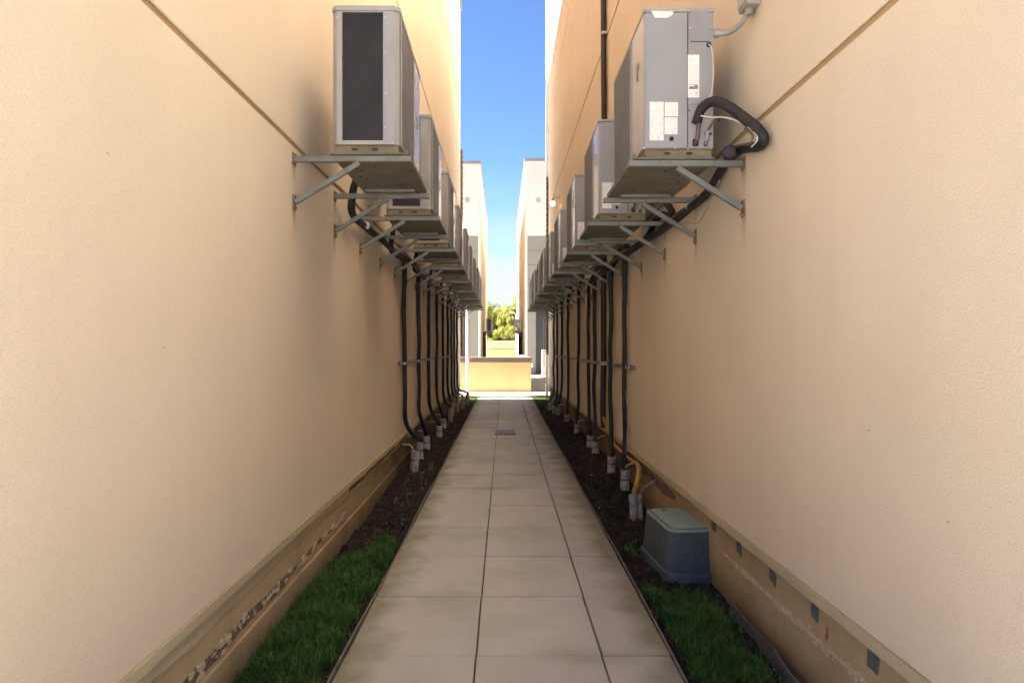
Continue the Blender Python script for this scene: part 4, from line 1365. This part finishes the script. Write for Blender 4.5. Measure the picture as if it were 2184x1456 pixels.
# ------------------------------------------------------------------ utility box
ub = empty('utility_box', (1.232, 4.55, 0))
ub.rotation_euler = (0, 0, R(4))
tag(ub, 'dark green utility box with a pale green lid on the soil by the foundation', 'utility box')


def rrect(hx, hy, r, z, n=6):
    out = []
    for cx, cy, a0 in ((hx - r, hy - r, 0), (-hx + r, hy - r, 90), (-hx + r, -hy + r, 180), (hx - r, -hy + r, 270)):
        for i in range(n + 1):
            a = R(a0 + 90 * i / n)
            out.append((cx + r * math.cos(a), cy + r * math.sin(a), z))
    return out


def loft(rings, name, mat, parent, cap=True):
    n = len(rings[0])
    v = [p for r in rings for p in r]
    f = [(l * n + i, l * n + (i + 1) % n, (l + 1) * n + (i + 1) % n, (l + 1) * n + i) for l in range(len(rings) - 1) for i in range(n)]
    if cap:
        f.append(tuple(range((len(rings) - 1) * n, len(rings) * n)))
        f.append(tuple(range(n - 1, -1, -1)))
    o = MB().add(v, f).build(name, mat, parent)
    for p in o.data.polygons:
        p.use_smooth = len(p.vertices) == 4
    m = o.modifiers.new('edges', 'EDGE_SPLIT')
    m.split_angle = R(35)
    return o


loft([rrect(0.190, 0.345, 0.085, -0.06), rrect(0.190, 0.345, 0.085, 0.010), rrect(0.184, 0.338, 0.082, 0.022), rrect(0.172, 0.318, 0.078, 0.026), rrect(0.153, 0.292, 0.07, 0.285), rrect(0.14, 0.28, 0.062, 0.287)], 'body', M['util'], ub)
loft([rrect(0.153, 0.292, 0.07, 0.2855), rrect(0.150, 0.289, 0.068, 0.297), rrect(0.143, 0.282, 0.064, 0.300)], 'rim', M['util_lid'], ub)
loft([rrect(0.1345, 0.2725, 0.056, 0.2995), rrect(0.1345, 0.2725, 0.056, 0.3012)], 'lid_seam', M['gap'], ub)
ld = loft([rrect(0.126, 0.264, 0.05, 0.296), rrect(0.126, 0.264, 0.05, 0.305), rrect(0.122, 0.260, 0.048, 0.308)], 'lid', M['util_lid'], ub)
MB().cyl((-0.03, 0.21, 0.305), (-0.03, 0.21, 0.313), 0.018, 14).build('bolt', M['util'], ld)
MB().cyl((-0.03, 0.21, 0.3125), (-0.03, 0.21, 0.315), 0.010, 10).build('bolt_head', M['steel'], ld)


# ------------------------------------------------------------------ trees
def tree(x, y, h, rad, label, mat, n=22000, leaf=0.085, trunk=0.35):
    root = empty('tree', (x, y, 0))
    tag(root, label, 'tree', 'trees beyond the garden wall')
    tm = MB()
    tm.tube([(0, 0, -0.3), (0.06, 0.02, h * 0.25), (-0.05, 0.05, h * 0.5), (0.03, 0, h * 0.8)], 0.16, 8)
    cl = []
    for i in range(60):
        a, zz = random.uniform(0, 6.283), random.uniform(0.12, 0.97)
        rr = rad * math.sqrt(max(0.03, 1 - ((zz - 0.5) / 0.56) ** 2)) * random.uniform(0.35, 1.0)
        c = Vector((rr * math.cos(a), rr * math.sin(a), h * zz))
        cl.append((c, random.uniform(0.13, 0.28) * rad))
        if i % 7 == 0:
            tm.tube([(0, 0, c.z * 0.6), (c.x * 0.5, c.y * 0.5, c.z * 0.8), tuple(c)], 0.045, 5, 3)
    tm.build('trunk', M['bark'], root, smooth=True)
    mb = MB()
    for i in range(n):
        c, r = random.choice(cl)
        d = Vector((random.gauss(0, 1), random.gauss(0, 1), random.gauss(0, 1))).normalized()
        p = c + d * r * random.uniform(0.55, 1.12)
        u = Vector((random.gauss(0, 1), random.gauss(0, 1), random.gauss(0, 1))).normalized()
        w = u.cross(d + Vector((0, 0, 0.4))).normalized()
        s1, s2 = leaf * random.uniform(0.6, 1.3), leaf * random.uniform(0.4, 0.7)
        mb.add([p - u * s1, p + w * s2, p + u * s1, p - w * s2], [(0, 1, 2, 3)])
    mb.build('crown', mat, root, recalc=False)


tree(-2.9, 68, 6.2, 2.6, 'yellow green tree behind the far block with the brown panel entrance', M['leaf'])
tree(-0.4, 72, 5.6, 2.3, 'bushy yellow green tree above the middle of the far garden wall', M['leaf'])
tree(1.5, 70, 6.0, 2.1, 'pale yellow green tree standing by the street lamp', M['leaf'])
tree(3.6, 74, 7.6, 3.0, 'tallest bright green tree beside the block with the dark blue entrance', M['leaf'])
tree(0.4, 92, 7.3, 2.8, 'darker green tree rising behind the bushy yellow one', M['leaf_dark'])
tree(-2.6, 95, 7.8, 3.0, 'dark rounded tree at the back behind the yellow green trees', M['leaf_dark'])
tree(0.7, 65, 3.6, 1.7, 'low bright bush just over the far garden wall by the street lamp', M['leaf'], 14000)
tree(-1.5, 65.5, 3.4, 1.8, 'low leafy bush just over the far garden wall by the brown panel block', M['leaf'], 14000)


# ------------------------------------------------------------------ grass, weeds, mulch
def grass(name, spots, mat, hmin, hmax, w, right, lean=0.6):
    mb = MB()
    for (x, y) in spots:
        z = soil_h(x, y, right) - 0.004
        a = random.uniform(0, 6.283)
        cl_ = 0.75 + 0.55 * noise.noise((x * 9, y * 9, 1.7)) + 0.35 * noise.noise((x * 30, y * 30, 2.2))
        h = random.uniform(hmin, hmax) * max(0.35, cl_)
        a += 2.0 * noise.noise((x * 7, y * 7, 8.0))
        dx, dy = math.cos(a), math.sin(a)
        l = h * random.uniform(0.1, lean)
        px_, py_ = -dy * w, dx * w
        m = (x + dx * l * 0.35, y + dy * l * 0.35, z + h * 0.6)
        t = (x + dx * l, y + dy * l, z + h * random.uniform(0.8, 1.0))
        mb.add([(x - px_, y - py_, z), (x + px_, y + py_, z), (m[0] + px_ * 0.7, m[1] + py_ * 0.7, m[2]), (m[0] - px_ * 0.7, m[1] - py_ * 0.7, m[2]), t],
               [(0, 1, 2, 3), (3, 2, 4)])
    o = mb.build(name, mat, recalc=False)
    return tag(o, kind='stuff')


def scatter(n, x0, x1, y0, y1, dens):
    out = []
    while len(out) < n:
        x, y = random.uniform(x0, x1), random.uniform(y0, y1)
        if random.random() < dens(x, y):
            out.append((x, y))
    return out


sm = lambda a, b, v: min(1, max(0, (v - a) / (b - a)))
nz = lambda x, y, q: noise.noise((x * q, y * q, 3.3))


def dl(x, y):
    edge = 4.95 + 0.45 * nz(x, 0, 6) + (x + 1.0) * 1.0
    k = 1 - sm(edge - 0.15, edge + 0.15, y)
    k *= 1 - 0.9 * sm(-0.90, -0.82, x + 0.05 * nz(x, y, 5))
    return k * (0.55 + 0.6 * nz(x, y, 9))


def drr(x, y):
    edge = 3.95 + 0.35 * nz(x, 0, 7) - abs(x - 1.0) * 0.6
    k = 1 - sm(edge - 0.12, edge + 0.12, y)
    k *= sm(0.87, 0.92, x) * (1 - sm(1.19, 1.27, x + 0.04 * nz(x, y, 5)))
    return k * (0.6 + 0.6 * nz(x, y, 9))


grass('grass', scatter(26000, -1.225, -0.79, 1.6, 5.7, dl), M['grass'], 0.03, 0.12, 0.0022, False, 1.0)
grass('grass', scatter(17000, 0.86, 1.29, 1.6, 4.4, drr), M['grass'], 0.03, 0.12, 0.0022, True, 1.0)
grass('grass', scatter(5000, -1.18, -0.74, 17.4, 19.28, lambda x, y: sm(17.4, 18.9, y)), M['grass'], 0.03, 0.08, 0.004, False)
grass('grass', scatter(3500, 0.9, 1.30, 16.8, 19.28, lambda x, y: sm(16.8, 18.9, y) * 0.8), M['grass'], 0.03, 0.08, 0.004, True)
wd = scatter(700, -0.98, -0.80, 3.9, 5.0, lambda x, y: 0.4 + 0.8 * nz(x, y, 7)) + scatter(60, -1.1, -0.85, 6.2, 8.4, lambda x, y: max(0, nz(x, y, 5)))
grass('weeds', wd, M['weed'], 0.05, 0.13, 0.006, False, 0.9)
wr = scatter(260, 0.9, 1.02, 3.5, 3.75, lambda x, y: 1) + scatter(60, 0.93, 1.02, 4.75, 5.0, lambda x, y: 1)
grass('weeds', wr, M['weed'], 0.03, 0.09, 0.006, True, 0.9)


def chips(name, n, x0, x1, y0, y1, right, mat, smin, smax, flat=0.35):
    mb = MB()
    for i in range(n):
        x, y = random.uniform(x0, x1), y0 + (y1 - y0) * random.random() ** 1.6
        z = soil_h(x, y, right)
        a = random.uniform(0, 3.14)
        l, w, h = random.uniform(smin, smax), random.uniform(smin, smax) * 0.45, random.uniform(smin, smax) * flat
        c, s_ = math.cos(a), math.sin(a)
        vs = []
        tl = random.uniform(-0.3, 0.3)
        for zz in (-0.3, 0.7):
            for u, v in ((-1, -1), (1, -1), (1, 1), (-1, 1)):
                k = random.uniform(0.7, 1.1)
                uu, vv = u * l / 2 * k, v * w / 2 * k
                vs.append((x + uu * c - vv * s_, y + uu * s_ + vv * c, z + zz * h + tl * uu))
        mb.add(vs, [(0, 3, 2, 1), (4, 5, 6, 7), (0, 1, 5, 4), (1, 2, 6, 5), (2, 3, 7, 6), (3, 0, 4, 7)])
    return tag(mb.build(name, mat, recalc=False), kind='stuff')


chips('mulch', 4200, -1.23, -0.79, 2.0, 17.5, False, M['mulch'], 0.012, 0.045)
chips('mulch', 4200, 0.86, 1.34, 2.0, 17.5, True, M['mulch'], 0.012, 0.045)
chips('pebbles', 45, -1.2, -0.79, 2.0, 14.0, False, M['pebble'], 0.008, 0.02, 0.8)
chips('pebbles', 50, 0.86, 1.33, 2.4, 14.0, True, M['pebble'], 0.008, 0.02, 0.8)
